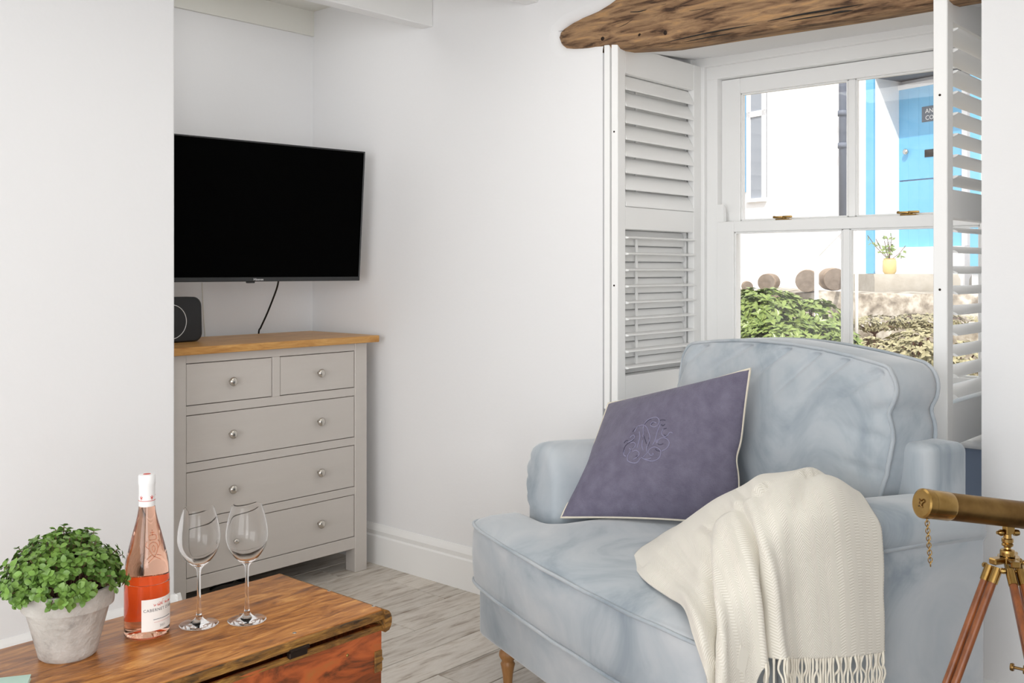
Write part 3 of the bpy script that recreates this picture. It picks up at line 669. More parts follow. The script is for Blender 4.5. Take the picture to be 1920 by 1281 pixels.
# ------------------------------------------------------------------ leaflet in the corner
def book():
    a = on_z(58.5, 1264.5, ZT + .008); t = thing('booklet', (a.x - .08, a.y - .05, ZT), 'pale mint green booklet lying on the trunk before the concrete pot', 'booklet')
    ex = (on_z(0, 1271, ZT + .008) - a).normalized(); ey = Vector((-ex.y, ex.x, 0))
    if ey.y > 0: ey = -ey
    def fn(p): return Vector((a.x, a.y, 0)) + ex * p.x + ey * p.y + UP * p.z
    obj('pages', xform(box((.001, .001, ZT + .0012), (.199, .139, ZT + .0068)), fn), M['paper'], t)
    obj('cover', xform(box((0, 0, ZT + .0068), (.2, .14, ZT + .008)), fn), M['mint'], t); obj('cover', xform(box((0, 0, ZT), (.2, .14, ZT + .0012)), fn), M['mint'], t)
book()

# ------------------------------------------------------------------ armchair
CO = Vector((2.067, 1.972, 0)); CU = Vector((-.358, -.934, 0)); CB = Vector((.934, -.358, 0))
def cw(u, v, z): return CO + CU * u + CB * v + UP * z
def chaikin(poly, it=2):
    for _ in range(it):
        o = []
        for i, p in enumerate(poly):
            q = poly[(i + 1) % len(poly)]; o += [(p[0] * .75 + q[0] * .25, p[1] * .75 + q[1] * .25), (p[0] * .25 + q[0] * .75, p[1] * .25 + q[1] * .75)]
        poly = o
    return poly
def resample(poly, n):
    P_ = [Vector((a, b_, 0)) for a, b_ in poly]; P_.append(P_[0]); L = [0]
    for a, b_ in zip(P_, P_[1:]): L.append(L[-1] + (b_ - a).length)
    out = []; j = 0
    for i in range(n):
        s = L[-1] * i / n
        while L[j + 1] < s: j += 1
        t = (s - L[j]) / max(1e-9, L[j + 1] - L[j]); q = P_[j].lerp(P_[j + 1], t); out.append((q.x, q.y))
    return out
def rrect(a0, a1, b0, b1, r, n=6):
    o = []
    for ca, cb, s in ((a1 - r, b1 - r, 0), (a0 + r, b1 - r, 90), (a0 + r, b0 + r, 180), (a1 - r, b0 + r, 270)):
        for i in range(n + 1): t = R(s + 90 * i / n); o.append((ca + r * math.cos(t), cb + r * math.sin(t)))
    return o
def cushion(outline, ctr, h0, h1, crown, fn, bulge=.012, n=180, disp=None, rings=14, tau=.06):
    """boxed cushion: outline (a,b) swept from h0 to h1 with crowned faces"""
    ol = resample(outline, n); R_ = []
    ss = [1 - (1 - i / rings) ** 1.5 for i in range(1, rings + 1)]
    def pt(s, i, h, off=0):
        a = ctr[0] + (ol[i][0] - ctr[0]) * s; b_ = ctr[1] + (ol[i][1] - ctr[1]) * s
        if off:
            d = Vector((ol[i][0] - ctr[0], ol[i][1] - ctr[1], 0)).normalized(); a += d.x * off; b_ += d.y * off
        w = disp(a, b_, h, s) if disp else 0
        return fn(a, b_, h + w)
    pol = [Vector((a, b_)) for a, b_ in ol]
    def dist(a, b_):
        p = Vector((a, b_)); return min((p - q).length_squared for q in pol) ** .5
    def crn(s, i):
        if s > .999: return 0
        return crown * (1 - math.exp(-dist(ctr[0] + (ol[i][0] - ctr[0]) * s, ctr[1] + (ol[i][1] - ctr[1]) * s) / tau))
    for s in [.02] + ss: R_.append([pt(s, i, h0 - crown * .35 * (1 - s ** 2.5)) for i in range(n)])
    for k_ in range(1, 6): q = k_ / 6; R_.append([pt(1, i, h0 + (h1 - h0) * q, bulge * math.sin(math.pi * q)) for i in range(n)])
    for s in ss[::-1] + [.02]: R_.append([pt(s, i, h1 + crn(s, i)) for i in range(n)])
    pip = [[pt(1.0, i, h, .004) for i in range(n)] for h in (h0, h1)]
    return loft(R_), pip
def soft_box(u0, u1, v0, v1, z0, z1, r, fn=cw, amp=.0, seg=4):
    bm = bmesh.new(); bmesh.ops.create_cube(bm, size=1)
    lo, hi = (u0, v0, z0), (u1, v1, z1)
    for v in bm.verts: v.co = Vector((lo[i] + (v.co[i] + .5) * (hi[i] - lo[i]) for i in range(3)))
    bmesh.ops.bevel(bm, geom=list(bm.edges), offset=r, segments=seg, affect='EDGES', profile=.5)
    bm.verts.index_update(); r_ = ([fn(*v.co) for v in bm.verts], [[v.index for v in f.verts] for f in bm.faces]); bm.free(); return r_
def armchair():
    t = thing('armchair', cw(.52, .4, 0), 'pale blue velvet armchair with rolled arms by the window', 'armchair')
    V = M['velvet']
    # plinth below the seat
    obj('base', soft_box(-.03, 1.05, .015, .78, .145, .297, .022), V, t, smooth=True)
    # turned legs
    lp = [(.010, 0), (.012, .004), (.0125, .02), (.015, .05), (.019, .072), (.021, .080), (.017, .086), (.0165, .089), (.023, .098), (.0255, .106), (.0235, .115), (.0185, .121), (.021, .128), (.028, .138), (.031, .150)]
    for u, v_ in ((.045, .075), (.97, .075), (.045, .70), (.97, .70)): obj('leg', lathe(lp, cw(u, v_, 0), seg=28), M['leg'], t, smooth=True)
    # seat cushion, T shaped in front of the arms
    tp = [(-.035, -.01), (.2, -.03), (.52, -.035), (.84, -.03), (1.045, -.01), (1.05, .05), (1.05, .155), (1.04, .165), (.905, .17), (.89, .19), (.89, .62), (.88, .63), (.16, .63), (.15, .62), (.15, .19), (.135, .17), (-.03, .165), (-.04, .155), (-.04, .05)]
    def wr(a, b_, h, s): return .004 * noise.noise(Vector((a * 6, b_ * 6, 1))) if h > .4 else .002 * noise.noise(Vector((a * 9, 3, 1)))
    m_, pip = cushion(chaikin(tp, 2), (.5, .12), .312, .472, .042, cw, .010, 200, wr, 16, .05)
    s = obj('seat_cushion', m_, V, t, smooth=True)
    for p in pip: obj('piping', tube(p, .0048, 6, loop=True), V, s, smooth=True)
    # arms: section swept front to back, rounded nose
    def arm(u0, u1, out, zr):
        pr = []
        zl, zt = .30, .702; cu = (u0 + u1) / 2; hw = (u1 - u0) / 2
        sec = []
        for i in range(33):
            a = math.pi * i / 32; e = .75
            cx_, sz = math.cos(a), math.sin(a)
            sec.append((cu + hw * math.copysign(abs(cx_) ** e, cx_), zr + (zt - zr) * abs(sz) ** e))
        q0 = (u1 - .022, u0) if out > 0 else (u1, u0 + .018)
        sec = [(q0[0], zl), (q0[0], zr - .03), (q0[0] + (u1 - q0[0]) * .6, zr - .012)] + sec + [(q0[1] + (u0 - q0[1]) * .6, zr - .012), (q0[1], zr - .03), (q0[1], zl)]
        rings = []
        for v_, k_ in ((.172, .70), (.176, .82), (.184, .90), (.198, .96), (.22, .99), (.26, 1), (.40, 1), (.55, 1), (.68, 1), (.735, 1), (.755, .96), (.765, .86)):
            ring = []
            for j, (a, z) in enumerate(sec):
                zz = zl + (z - zl) * (1 - (1 - k_) * .35) if z > .31 else z
                zz -= .02 * max(0, (v_ - .2) / .5) * (z - .3) / .4
                pl = 0
                if .17 < v_ < .27 and ((out < 0 and a < cu) or (out > 0 and a > cu)) and z > .5: pl = .004 * math.sin(z * 130) * (1 if v_ < .23 else .4)
                ring.append(cw(cu + (a - cu) * k_ + out * pl, v_ - pl * .5, zz))
            rings.append(ring)
        o = obj('arm', loft(rings), V, t, smooth=True)
        return o
    arm(-.045, .15, -1, .56); arm(.89, 1.078, 1, .628)
    # flat outer panels under the arm rolls with piping
    for u0, u1, zz in ((-.028, .03, .545), (1.0, 1.064, .612)):
        obj('side_panel', soft_box(u0, u1, .20, .765, .145, zz, .012), V, t, smooth=True)
    for uu, zz in ((-.032, .540), (1.068, .608)): obj('piping', tube(catmull([cw(uu, .20, zz - .004), cw(uu, .4, zz), cw(uu, .6, zz + .001), cw(uu, .745, zz), cw(uu - (.02 if uu > 0 else -.02), .770, zz)], 8), .0065, 6), V, t, smooth=True)
    # back frame
    obj('back', soft_box(.0, .995, .668, .80, .20, .797, .022), V, t, smooth=True)
    # back cushion: stands on the seat and leans on the back
    cu0, cu1, cz0, cz1 = .085, .915, .505, .965
    o2 = rrect(cu0, cu1, cz0, cz1, .05)
    def fn(a, b_, h):
        e = max(0, (a - .5) / .41); a -= e * e * (.015 * math.exp(-((b_ - .862) / .025) ** 2) + .10 * max(0, (.80 - b_) / .3) ** 2)
        e = max(0, (.5 - a) / .41); a += e * e * .03 * max(0, (b_ - .7) / .26)
        return cw(a, .745 - h + (b_ - .5) * .10, b_ + .035 * (1 - ((a - .5) / .42) ** 2) * max(0, (b_ - .6) / .36))
    def wr2(a, b_, h, s):
        if h < .07: return 0
        w = .006 * noise.noise(Vector((a * 5, b_ * 7, 2)))
        g = max(0, (b_ - .80) / .165)                                  # gathers below the top seam
        q_ = math.sin((a - (b_ - .9) * 1.3) * 46 + 2.2 * math.sin(a * 9)); w -= .018 * g * (max(0, q_) ** 3) * (1 if s < .97 else .3)
        e = max(0, (a - .78) / .13)
        w -= .010 * min(1, e) * max(0, math.sin(b_ * 62 + (a - .8) * 9 + 1.4 * math.sin(b_ * 17))) ** 3 * (1 if s < .97 else .3)
        return w
    m_, pip = cushion(o2, (.5, .74), .0, .145, .05, fn, .010, 260, wr2, 26, .07)
    bc = obj('back_cushion', m_, V, t, smooth=True)
    for p in pip: obj('piping', tube(p, .005, 6, loop=True), V, bc, smooth=True)
armchair()

# ------------------------------------------------------------------ scatter cushion
def pillow():
    TL, TR = at(1141, 757, 3.02), at(1407, 692, 2.60); BL, BR = at(1052, 971, 2.80), at(1385, 985, 2.64)
    t = thing('scatter_cushion', (BL + BR) / 2, 'dusky purple linen cushion with embroidered monogram and cream piping', 'cushion')
    def edge(a, b_): return (BL.lerp(BR, a)).lerp(TL.lerp(TR, a), b_)
    nrm = (BR - BL).cross(TL - BL).normalized()
    if nrm.dot(FW) > 0: nrm = -nrm
    cen = edge(.5, .5)
    def seam(a, b_):
        p = edge(a, b_); pinch = .055
        sx, sy = 2 * a - 1, 2 * b_ - 1
        k_ = pinch * (1 - sx * sx * sy * sy) * max(sx * sx, sy * sy)
        k_ += .05 * max(0, sx) ** 6 * math.exp(-((b_ - .42) / .09) ** 2)
        return p + (cen - p) * k_ * .8
    def surf(a, b_, side):
        sx, sy = 2 * a - 1, 2 * b_ - 1
        th = max(0, (1 - sx * sx)) ** .45 * max(0, (1 - sy * sy)) ** .45
        p = seam(a, b_) + nrm * side * (.062 if side > 0 else .045) * th
        if side > 0:
            p += nrm * th * (.006 * noise.noise(Vector((a * 5, b_ * 5, 3))) + .0035 * math.sin((a * 1.2 + b_ * 5) * 5) * (1 - b_) ** 2)
            p += nrm * .004 * math.sin(a * 34) * max(0, 1 - b_ / .18) * th
        return p
    N = 48; V, Fc = [], []
    for side in (1, -1):
        o = len(V)
        for i in range(N + 1):
            for j in range(N + 1):
                e = lambda q: .5 - .5 * math.cos(math.pi * q)
                V.append(surf(e(i / N), e(j / N), side))
        for i in range(N):
            for j in range(N): a = o + i * (N + 1) + j; Fc.append([a, a + 1, a + N + 2, a + N + 1])
    me = obj('cover', (V, Fc), M['purple'], t, smooth=True)
    for p_ in me.data.polygons: pass
    per = [(i / 40, 0) for i in range(40)] + [(1, i / 40) for i in range(40)] + [(1 - i / 40, 1) for i in range(40)] + [(0, 1 - i / 40) for i in range(40)]
    obj('piping', tube([seam(*q) + nrm * .001 for q in per], .0034, 6, loop=True), M['piping'], t, smooth=True)
    # embroidery: strokes found on the cover by their place in the cloth
    def inv(x, y_):
        a, b_ = .4, .6
        for _ in range(12):
            p = proj(surf(a, b_, 1)); h = .004; pa = proj(surf(a + h, b_, 1)); pb = proj(surf(a, b_ + h, 1))
            j11, j12, j21, j22 = (pa[0] - p[0]) / h, (pb[0] - p[0]) / h, (pa[1] - p[1]) / h, (pb[1] - p[1]) / h
            det = j11 * j22 - j12 * j21; dx, dy = x - p[0], y_ - p[1]
            a += max(-.1, min(.1, (j22 * dx - j12 * dy) / det)); b_ += max(-.1, min(.1, (-j21 * dx + j11 * dy) / det))
            a = min(.97, max(.03, a)); b_ = min(.97, max(.03, b_))
        return surf(a, b_, 1) + nrm * .0006
    def S(l): return [(1120 + x / 8.005, 740 + y_ / 8.005) for x, y_ in l]
    light = [[(690, 640), (690, 500), (740, 400), (820, 355), (890, 345), (930, 390), (910, 460), (850, 490), (800, 460), (830, 415), (890, 430)],
             [(560, 560), (600, 490), (680, 460), (740, 490), (770, 560), (790, 640), (770, 740), (740, 800), (740, 880), (690, 940)],
             [(630, 560), (640, 640), (620, 720), (600, 800)], [(680, 690), (670, 770), (690, 840)], [(950, 440), (900, 560), (870, 680), (830, 760)],
             [(990, 520), (965, 580), (1000, 630), (1050, 620), (1090, 570), (1130, 580)], [(900, 720), (920, 680), (990, 650), (1060, 680), (1080, 740), (1040, 810), (970, 850)],
             [(760, 880), (790, 820), (860, 790), (930, 820), (955, 880), (920, 960), (830, 1000), (740, 985), (660, 945)], [(775, 880), (800, 915), (840, 900), (830, 880)],
             [(650, 950), (600, 1020), (520, 1025), (455, 990), (460, 910), (500, 840), (480, 810)], [(530, 860), (580, 840), (630, 880), (600, 940), (540, 975)], [(430, 930), (395, 900), (410, 830)], [(500, 730), (550, 720), (575, 760), (540, 810)],
             [(460, 720), (520, 690), (560, 640), (540, 610), (490, 650)], [(700, 970), (760, 970), (810, 955)], [(900, 730), (880, 700), (905, 680)]]
    dark = [[(685, 600), (685, 520), (715, 440), (770, 385), (810, 368)], [(530, 560), (570, 510), (620, 480)], [(940, 390), (980, 380), (1020, 390)], [(960, 455), (990, 468), (1015, 445)], [(995, 520), (1040, 505)], [(1005, 605), (1040, 632)], [(390, 870), (410, 790), (460, 735), (530, 690), (550, 650)],
            [(740, 840), (735, 890), (700, 930)], [(775, 650), (780, 720), (755, 775)], [(870, 820), (900, 845), (940, 850)], [(450, 940), (470, 880), (510, 835)], [(400, 730), (430, 695), (460, 690)], [(905, 740), (940, 755), (990, 740)], [(690, 610), (720, 680), (735, 740)], [(575, 930), (610, 920), (600, 950)], [(530, 800), (565, 780), (570, 750)], [(800, 460), (830, 425), (860, 420)]]
    obj('monogram', join(*[tube([inv(*q) for q in S([(p.x, p.y) for p in catmull([Vector((x, y_, 0)) for x, y_ in l], 5)])], .0011, 5) for l in light]), M['stitch_l'], t, smooth=True)
    obj('monogram_shading', join(*[tube([inv(*q) for q in S([(p.x, p.y) for p in catmull([Vector((x, y_, 0)) for x, y_ in l], 4)])], .0009, 5) for l in dark]), M['stitch_d'], t, smooth=True)
pillow()

# ------------------------------------------------------------------ throw blanket
def throw():
    rows = [
     [(1183, 1053, 2.385), (1213, 1020, 2.46), (1277, 985, 2.55), (1345, 962, 2.47), (1420, 945, 2.40), (1520, 935, 2.40), (1600, 955, 2.36)],
     [(1208, 1088, 2.22), (1240, 1040, 2.27), (1300, 970, 2.32), (1360, 928, 2.30), (1430, 896, 2.24), (1520, 886, 2.24), (1606, 922, 2.22)],
     [(1250, 1118, 2.11), (1285, 1085, 2.11), (1322, 1010, 2.13), (1385, 950, 2.11), (1450, 915, 2.07), (1540, 905, 2.09), (1638, 962, 2.11)],
     [(1284, 1142, 2.01), (1310, 1110, 2.01), (1345, 1050, 2.02), (1405, 1000, 2.00), (1470, 975, 1.975), (1555, 965, 2.01), (1653, 1005, 2.065)],
     [(1300, 1190, 1.92), (1335, 1170, 1.915), (1370, 1120, 1.93), (1425, 1080, 1.935), (1485, 1060, 1.955), (1565, 1050, 2.0), (1656, 1070, 2.06)],
     [(1322, 1260, 1.89), (1352, 1240, 1.88), (1385, 1200, 1.905), (1432, 1160, 1.925), (1495, 1140, 1.955), (1570, 1135, 2.0), (1656, 1145, 2.06)],
     [(1340, 1350, 1.88), (1368, 1340, 1.87), (1400, 1325, 1.90), (1440, 1240, 1.915), (1505, 1237, 1.955), (1575, 1231, 2.0), (1657, 1222, 2.06)]]
    G = [[at(*q) for q in r] for r in rows]
    ns, nt = 14, 16
    cols = [catmull(r, nt) for r in G]                       # along the width
    grid = []
    for j in range(len(cols[0])): grid.append(catmull([c[j] for c in cols], ns))
    nj, ni = len(grid), len(grid[0])
    def nrm(j, i):
        a = grid[min(j + 1, nj - 1)][i] - grid[max(j - 1, 0)][i]; b_ = grid[j][min(i + 1, ni - 1)] - grid[j][max(i - 1, 0)]
        n = a.cross(b_)
        if n.length < 1e-9: return -FW
        n.normalize(); return n if n.dot(FW) < 0 else -n
    out = []
    for j in range(nj):
        w = j / (nj - 1) * 6; col = []
        for i in range(ni):
            s = i / (ni - 1) * 6; g = max(0, min(1, (s - .9) / 2.8)); g = g * g * (3 - 2 * g)
            d = 0
            for c0, sl, wd_, amp in ((3.05, -.5, .24, -.032), (3.5, -.5, .25, .014), (2.98, .02, .13, -.034), (3.3, .0, .2, .016), (2.45, .1, .3, .012), (4.3, -.05, .3, -.008), (5.0, .05, .35, .008), (.55, .0, .25, .014)):
                x_ = (w - c0 - sl * s) / wd_; d += amp * g * math.exp(-x_ * x_)
            for c0, sl, wd_, amp in ((4.7, .35, .25, -.012), (5.3, .25, .3, .008), (3.6, .4, .25, -.008)):     # soft creases over the arm
                x_ = (w - c0 + sl * (s - 2)) / wd_; d += amp * math.exp(-x_ * x_) * math.exp(-((s - 1.9) / 1.1) ** 2)
            d += .004 * noise.noise(Vector((w * 1.3, s * 1.1, 4)))
            p = grid[j][i] + nrm(j, i) * d
            col.append(p)
        out.append(col)
    V = [p for c in out for p in c]; Fc = [[j * ni + i, (j + 1) * ni + i, (j + 1) * ni + i + 1, j * ni + i + 1] for j in range(nj - 1) for i in range(ni - 1)]
    # arc-length coordinates of the cloth
    L = [0]
    mid = 4 * ns
    for j in range(1, nj): L.append(L[-1] + (out[j][mid] - out[j - 1][mid]).length)
    uvs = []
    for j in range(nj):
        s = 0
        for i in range(ni):
            if i: s += (out[j][i] - out[j][i - 1]).length
            uvs.append((L[j], s))
    t = thing('throw_blanket', at(1500, 1240, 2.0), 'cream herringbone wool throw with fringe draped over the armchair arm', 'blanket')
    b_ = obj('cloth', (V, Fc), M['throw'], t, smooth=True, uv=uvs)
    so = b_.modifiers.new('thick', 'SOLIDIFY'); so.thickness = .005; so.offset = 0
    rnd = random.Random(5)
    for j in range(3 * nt - 2, nj, 1):
        if (j % 2) and j > 3 * nt: pass
        p = out[j][ni - 1]; d = Vector((rnd.gauss(0, .006), rnd.gauss(0, .006), 0)); L_ = .075 + rnd.random() * .015
        pts = catmull([p + UP * .004, p - UP * .02 + d * .4, p - UP * .045 + d * -.3, p - UP * L_ + d], 4)
        obj('tassel', tube(pts, [.0028] * 3 + [.0022] * (len(pts) - 3), 6), M['fringe'], t, smooth=True)
    # small woven patch
    j0, i0 = int(2.0 * nt), int(5.3 * ns); k_ = 5; c = out[j0][i0]; n_ = nrm(j0, i0)
    ej = (out[j0 + 4][i0] - out[j0 - 4][i0]).normalized(); ei = (out[j0][i0 + 4] - out[j0][i0 - 4]).normalized()
    obj('woven_patch', loft([[c + n_ * h_ + ej * a * .02 + ei * b_ * .028 for a, b_ in ((1, 0), (0, 1), (-1, 0), (0, -1))] for h_ in (-.004, .0034)]), M['patch'], t)
throw()

# ------------------------------------------------------------------ telescope on tripod
def telescope():
    hd = at(1889, 1050, 1.78); t = thing('telescope', (hd.x, hd.y, 0), 'brass telescope with hanging cap chain on a wooden tripod', 'telescope')
    B, Bb = M['brass'], M['brassb']
    c0 = at(1729, 944, 1.72); c1 = at(1980, 973, 1.80); ax = (c1 - c0).normalized(); Lt = .62
    r = .0245
    obj('tube', lathe([(r * .93, .03), (r * .97, .032), (r * .97, .21), (r * .99, .212), (r * .99, .222), (r * .95, .224), (r * .95, .45), (r * .7, .452), (r * .7, .62)], c0, ax, 48), B, t, smooth=True, angle=30)
    obj('lens_hood', lathe([(r, .012), (r * 1.02, .014), (r * 1.02, .052), (r * .96, .056)], c0, ax, 48), Bb, t, smooth=True, angle=30)
    cap = obj('lens_cap', lathe([(.0003, -.002), (r * .9, -.002), (r * 1.03, 0), (r * 1.05, .003), (r * 1.05, .013), (r, .015)], c0, ax, 48), Bb, t, smooth=True, angle=30)
    up = UP - ax * UP.dot(ax); up.normalize(); sd_ = ax.cross(up); cf = c0 - ax * .0025
    obj('cap_hook', join(tube(catmull([cf + up * .004, cf + up * .007 - ax * .004, cf + up * .004 + sd_ * .003 - ax * .005, cf - up * .0 - ax * .003, cf - up * .006 + sd_ * .003], 4), .0012, 6), tube([cf - up * .006 + sd_ * -.005, cf - up * .004, cf - up * .006 + sd_ * .005], .0012, 6)), B, cap, smooth=True)
    p = at(1738, 973, 1.72); q = at(1745, 1062, 1.72); n = 13; lk = []
    ch = obj('chain_ring', tube([p + UP * .004 + Vector((.004 * math.cos(a), 0, .004 * math.sin(a))) for a in [2 * math.pi * i / 14 for i in range(14)]], .001, 6, loop=True), Bb, t, smooth=True)
    for i in range(n):
        c = p.lerp(q, (i + .3) / n); an = i * 90 + 25; e1 = Vector((math.cos(R(an)), math.sin(R(an)), 0))
        obj('chain_link', tube([c + e1 * .0034 * math.cos(a) + UP * .0052 * math.sin(a) for a in [2 * math.pi * k_ / 12 for k_ in range(12)]], .0009, 5, loop=True), Bb, ch, smooth=True)
    # saddle and pivot
    def T(px, py, d=1.78): return at(px, py, d)
    st = T(1891, 976)
    e1 = Vector((ax.x, ax.y, 0)).normalized(); e2 = Vector((-e1.y, e1.x, 0))
    def blk(c, a, b_, h): return xform(box((-a, -b_, -h), (a, b_, h), min(a, b_, h) * .2), lambda p_: c + e1 * p_.x + e2 * p_.y + UP * p_.z)
    obj('saddle', join(blk(st, .024, .010, .0035), blk(st - UP * .012, .009, .006, .012)), Bb, t)
    ax0 = Vector((hd.x, hd.y, 0))
    st0 = T(1889, 1048)
    def zz(py): return T(1889, py).z
    prof = [(.0085, zz(1040)), (.0105, zz(1038)), (.0125, zz(1034)), (.0115, zz(1031)), (.006, zz(1029)), (.0055, zz(1026)), (.0095, zz(1023)), (.0098, zz(1020)), (.008, zz(1018)), (.0098, zz(1016)), (.0098, zz(1010)), (.007, zz(1009)), (.006, zz(990))]
    obj('swivel', lathe([(.0125, zz(1046)), (.0125, zz(1036))] + prof[2:], Vector((st0.x, st0.y, 0)), seg=28), Bb, t, smooth=True, angle=40)
    pv = T(1890, 999); obj('pivot_screw', join(lathe([(.003, -.02), (.003, .02)], pv, RT, 10), lathe([(.0055, .010), (.006, .014), (.005, .019), (.002, .021)], pv, RT, 14), lathe([(.0055, .010), (.006, .013), (.004, .017)], pv, -RT, 14)), Bb, t, smooth=True, angle=40)
    # three-armed plate
    pc = T(1891, 1048); pz = pc.z
    feet = [at(1765, 1330, 1.72), at(1985, 1400, 1.55), at(1960, 1360, 2.05)]
    dirs = []
    for f_ in feet: d = Vector((f_.x - pc.x, f_.y - pc.y, 0)); dirs.append(d.normalized())
    obj('tripod_head', join(lathe([(.018, -.006), (.018, .005)], pc, seg=24), *[xform(box((.0, -.008, -.006), (.040, .008, .005), .002), (lambda d: lambda p_: pc + d * p_.x + Vector((-d.y, d.x, 0)) * p_.y + UP * p_.z)(d)) for d in dirs]), Bb, t)
    for d, f_ in zip(dirs, feet):
        s = Vector((-d.y, d.x, 0)); top = pc + d * .036 - UP * .012
        dn = (f_ - top).normalized(); L_ = (top.z - .012) / -dn.z
        root = obj('leg', join(*[tube([top + s * q_ * .0085 + dn * .02, top + s * q_ * .0085 + dn * L_], .0068, 10) for q_ in (-1, 1)]), M['teak'], t, smooth=True, angle=50)
        obj('ferrule', join(*[tube([top + s * q_ * .0085 + dn * -.002, top + s * q_ * .0085 + dn * .026], .0082, 12) for q_ in (-1, 1)]), Bb, root, smooth=True, angle=50)
        obj('leg_pivot', join(tube([top - s * .02, top + s * .02], .003, 8), lathe([(.005, 0), (.005, .004), (.002, .007)], top + s * .017, s, 10), lathe([(.005, 0), (.005, .004), (.002, .007)], top - s * .017, -s, 10)), Bb, root, smooth=True, angle=50)
        k_ = top + dn * .33; obj('leg_clamp', join(tube([k_ - s * .02, k_ + s * .02], .009, 10), tube([k_ + s * .02, k_ + s * .04], .003, 8), lathe([(.007, 0), (.008, .003), (.007, .007)], k_ + s * .037, s, 12)), B, root, smooth=True, angle=50)
        obj('lower_leg', tube([top + dn * .25, top + dn * L_], .0085, 10), M['teak'], root, smooth=True)
        obj('foot_ferrule', tube([top + dn * (L_ - .03), top + dn * (L_ - .002)], [.0105, .006], 12), Bb, root, smooth=True, angle=50)
telescope()

# ================================================================== outside
struct('ground', box((3.5, -14, -.1), (26, 26, .28)), M['earth'])
FE = Vector((.286, .958, 0)).normalized(); FN = Vector((-FE.y, FE.x, 0))     # facade direction, normal towards the house
F0 = at(1715, 463, 12.0)
def on_f(px, py, off=0.0):
    d = ray(px, py); o = F0 + FN * off; tt = (o - CAM).dot(FN) / d.dot(FN); return CAM + d * tt
def fe(px, off=0.0): return (on_f(px, 400, off) - F0).dot(FE)
def fz(px, py, off=0.0): return on_f(px, py, off).z
def fbox(e0, e1, n0, n1, z0, z1, bev=0):
    return xform(box((min(e0, e1), n0, z0), (max(e0, e1), n1, z1), bev), lambda p: Vector((F0.x, F0.y, 0)) + FE * p.x + FN * p.y + UP * p.z)
def cottage():
    off = .45                                            # wall face stands forward of the door
    eL, eR = fe(1641, off), fe(1822, off)
    zs = fz(1700, 135, off); z0 = .28
    t = thing('cottage', (F0.x, F0.y, .28), 'white rendered cottage across the lane with a blue door recess', 'building')
    W = M['render']
    obj('wall', fbox(eL, eL + 14, -.3, off, z0, 6), W, t); obj('wall', fbox(eR, eR - 8, -.3, off, z0, 6), W, t)
    obj('wall', fbox(eL, eR, -.3, off, zs + .22, 6), W, t)
    obj('porch_back', fbox(eL, eR, -.3, -.05, z0, zs + .22), W, t)
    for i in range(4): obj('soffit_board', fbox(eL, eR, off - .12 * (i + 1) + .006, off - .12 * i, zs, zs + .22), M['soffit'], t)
    for e, px in ((eL, 1625), (eR, 1822)):
        w = .11 if e == eL else -.11
        obj('door_surround', fbox(e, e + w, off, off + .03, fz(px, 513, off), zs + .3), M['bluepaint'], t)
    # door leaves
    dl, dr = fe(1686, 0), fe(1806, 0); zb, zt = fz(1715, 463, 0), fz(1715, 165, 0); zm = zb + (zt - zb) * .42
    for a, b_, nm in ((zb, zm - .008, 'lower_door_leaf'), (zm + .008, zt, 'upper_door_leaf')):
        d = obj(nm, fbox(dl, dr, -.05, 0, a, b_, .004), M['bluepaint'], t)
        n = 6
        for i in range(n):
            e0 = dl + (dr - dl) * i / n; e1 = dl + (dr - dl) * (i + 1) / n; obj('plank', fbox(e0 + .003, e1 - .003 if e1 > e0 else e1 + .003, 0, .012, a, b_, .003), M['bluepaint'], d)
    fr = obj('door_frame', join(fbox(dl, dl + .07, -.04, .03, zb, zt + .06), fbox(dr, dr - .07, -.04, .03, zb, zt + .06), fbox(dl + .07, dr - .07, -.04, .03, zt, zt + .06)), M['render'], t)
    p = on_f(1702, 285, .012); obj('door_knob', lathe([(.012, 0), (.012, .02), (.034, .03), (.036, .05), (.02, .06), (.001, .062)], p, FN, 18), M['nickel'], t, smooth=True)
    p0, p1 = on_f(1734, 281, .012), on_f(1762, 292, .012); obj('letter_plate', fbox((p0 - F0).dot(FE), (p1 - F0).dot(FE), .012, .02, p1.z, p0.z, .003), M['iron'], t)
    p0, p1 = on_f(1729, 201, .012), on_f(1776, 223, .012); e0, e1 = (p0 - F0).dot(FE), (p1 - F0).dot(FE); sg = obj('name_plate', fbox(e0, e1, .012, .022, p1.z, p0.z, .003), M['slate'], t)
    for s, zf in (('AN', .56), ('CO', .12)):
        tx = text_mesh(s, .075, 'LEFT'); zc = p1.z + (p0.z - p1.z) * zf
        obj('name_plate_lettering', ([Vector((F0.x, F0.y, 0)) + FE * (e0 - .05 - q.x) + FN * .0235 + UP * (zc + q.y) for q in tx[0]], tx[1]), M['white'], sg)
    # left window of the facade
    e0, e1 = fe(1402, off), fe(1438, off); z1, z2 = fz(1420, 372, off), fz(1420, 165, off)
    obj('shutter_board', fbox(fe(1386, off), fe(1400, off), off, off + .04, z1 + .1, z2 + .3), M['bluepaint'], t)
    wn = obj('window', join(fbox(e0, e0 - .07, off - .02, off + .03, z1, z2 + .2), fbox(e1, e1 + .07, off - .02, off + .03, z1, z2 + .2), fbox(e0, e1, off - .02, off + .03, z1 + (z2 - z1) * .74, z1 + (z2 - z1) * .79), fbox(e0, e1, off - .02, off + .05, z1 - .05, z1)), W, t)
    obj('pane', fbox(e0, e1, off, off + .012, z1, z2 + .2), M['darkpane'], wn)
    # drain pipe
    p = on_f(1580, 300, off + .08)
    dp = obj('drain_pipe', tube([Vector((p.x, p.y, fz(1580, 420, off))), Vector((p.x, p.y, 5.5))], .045, 12), M['pipe'], t, smooth=True)
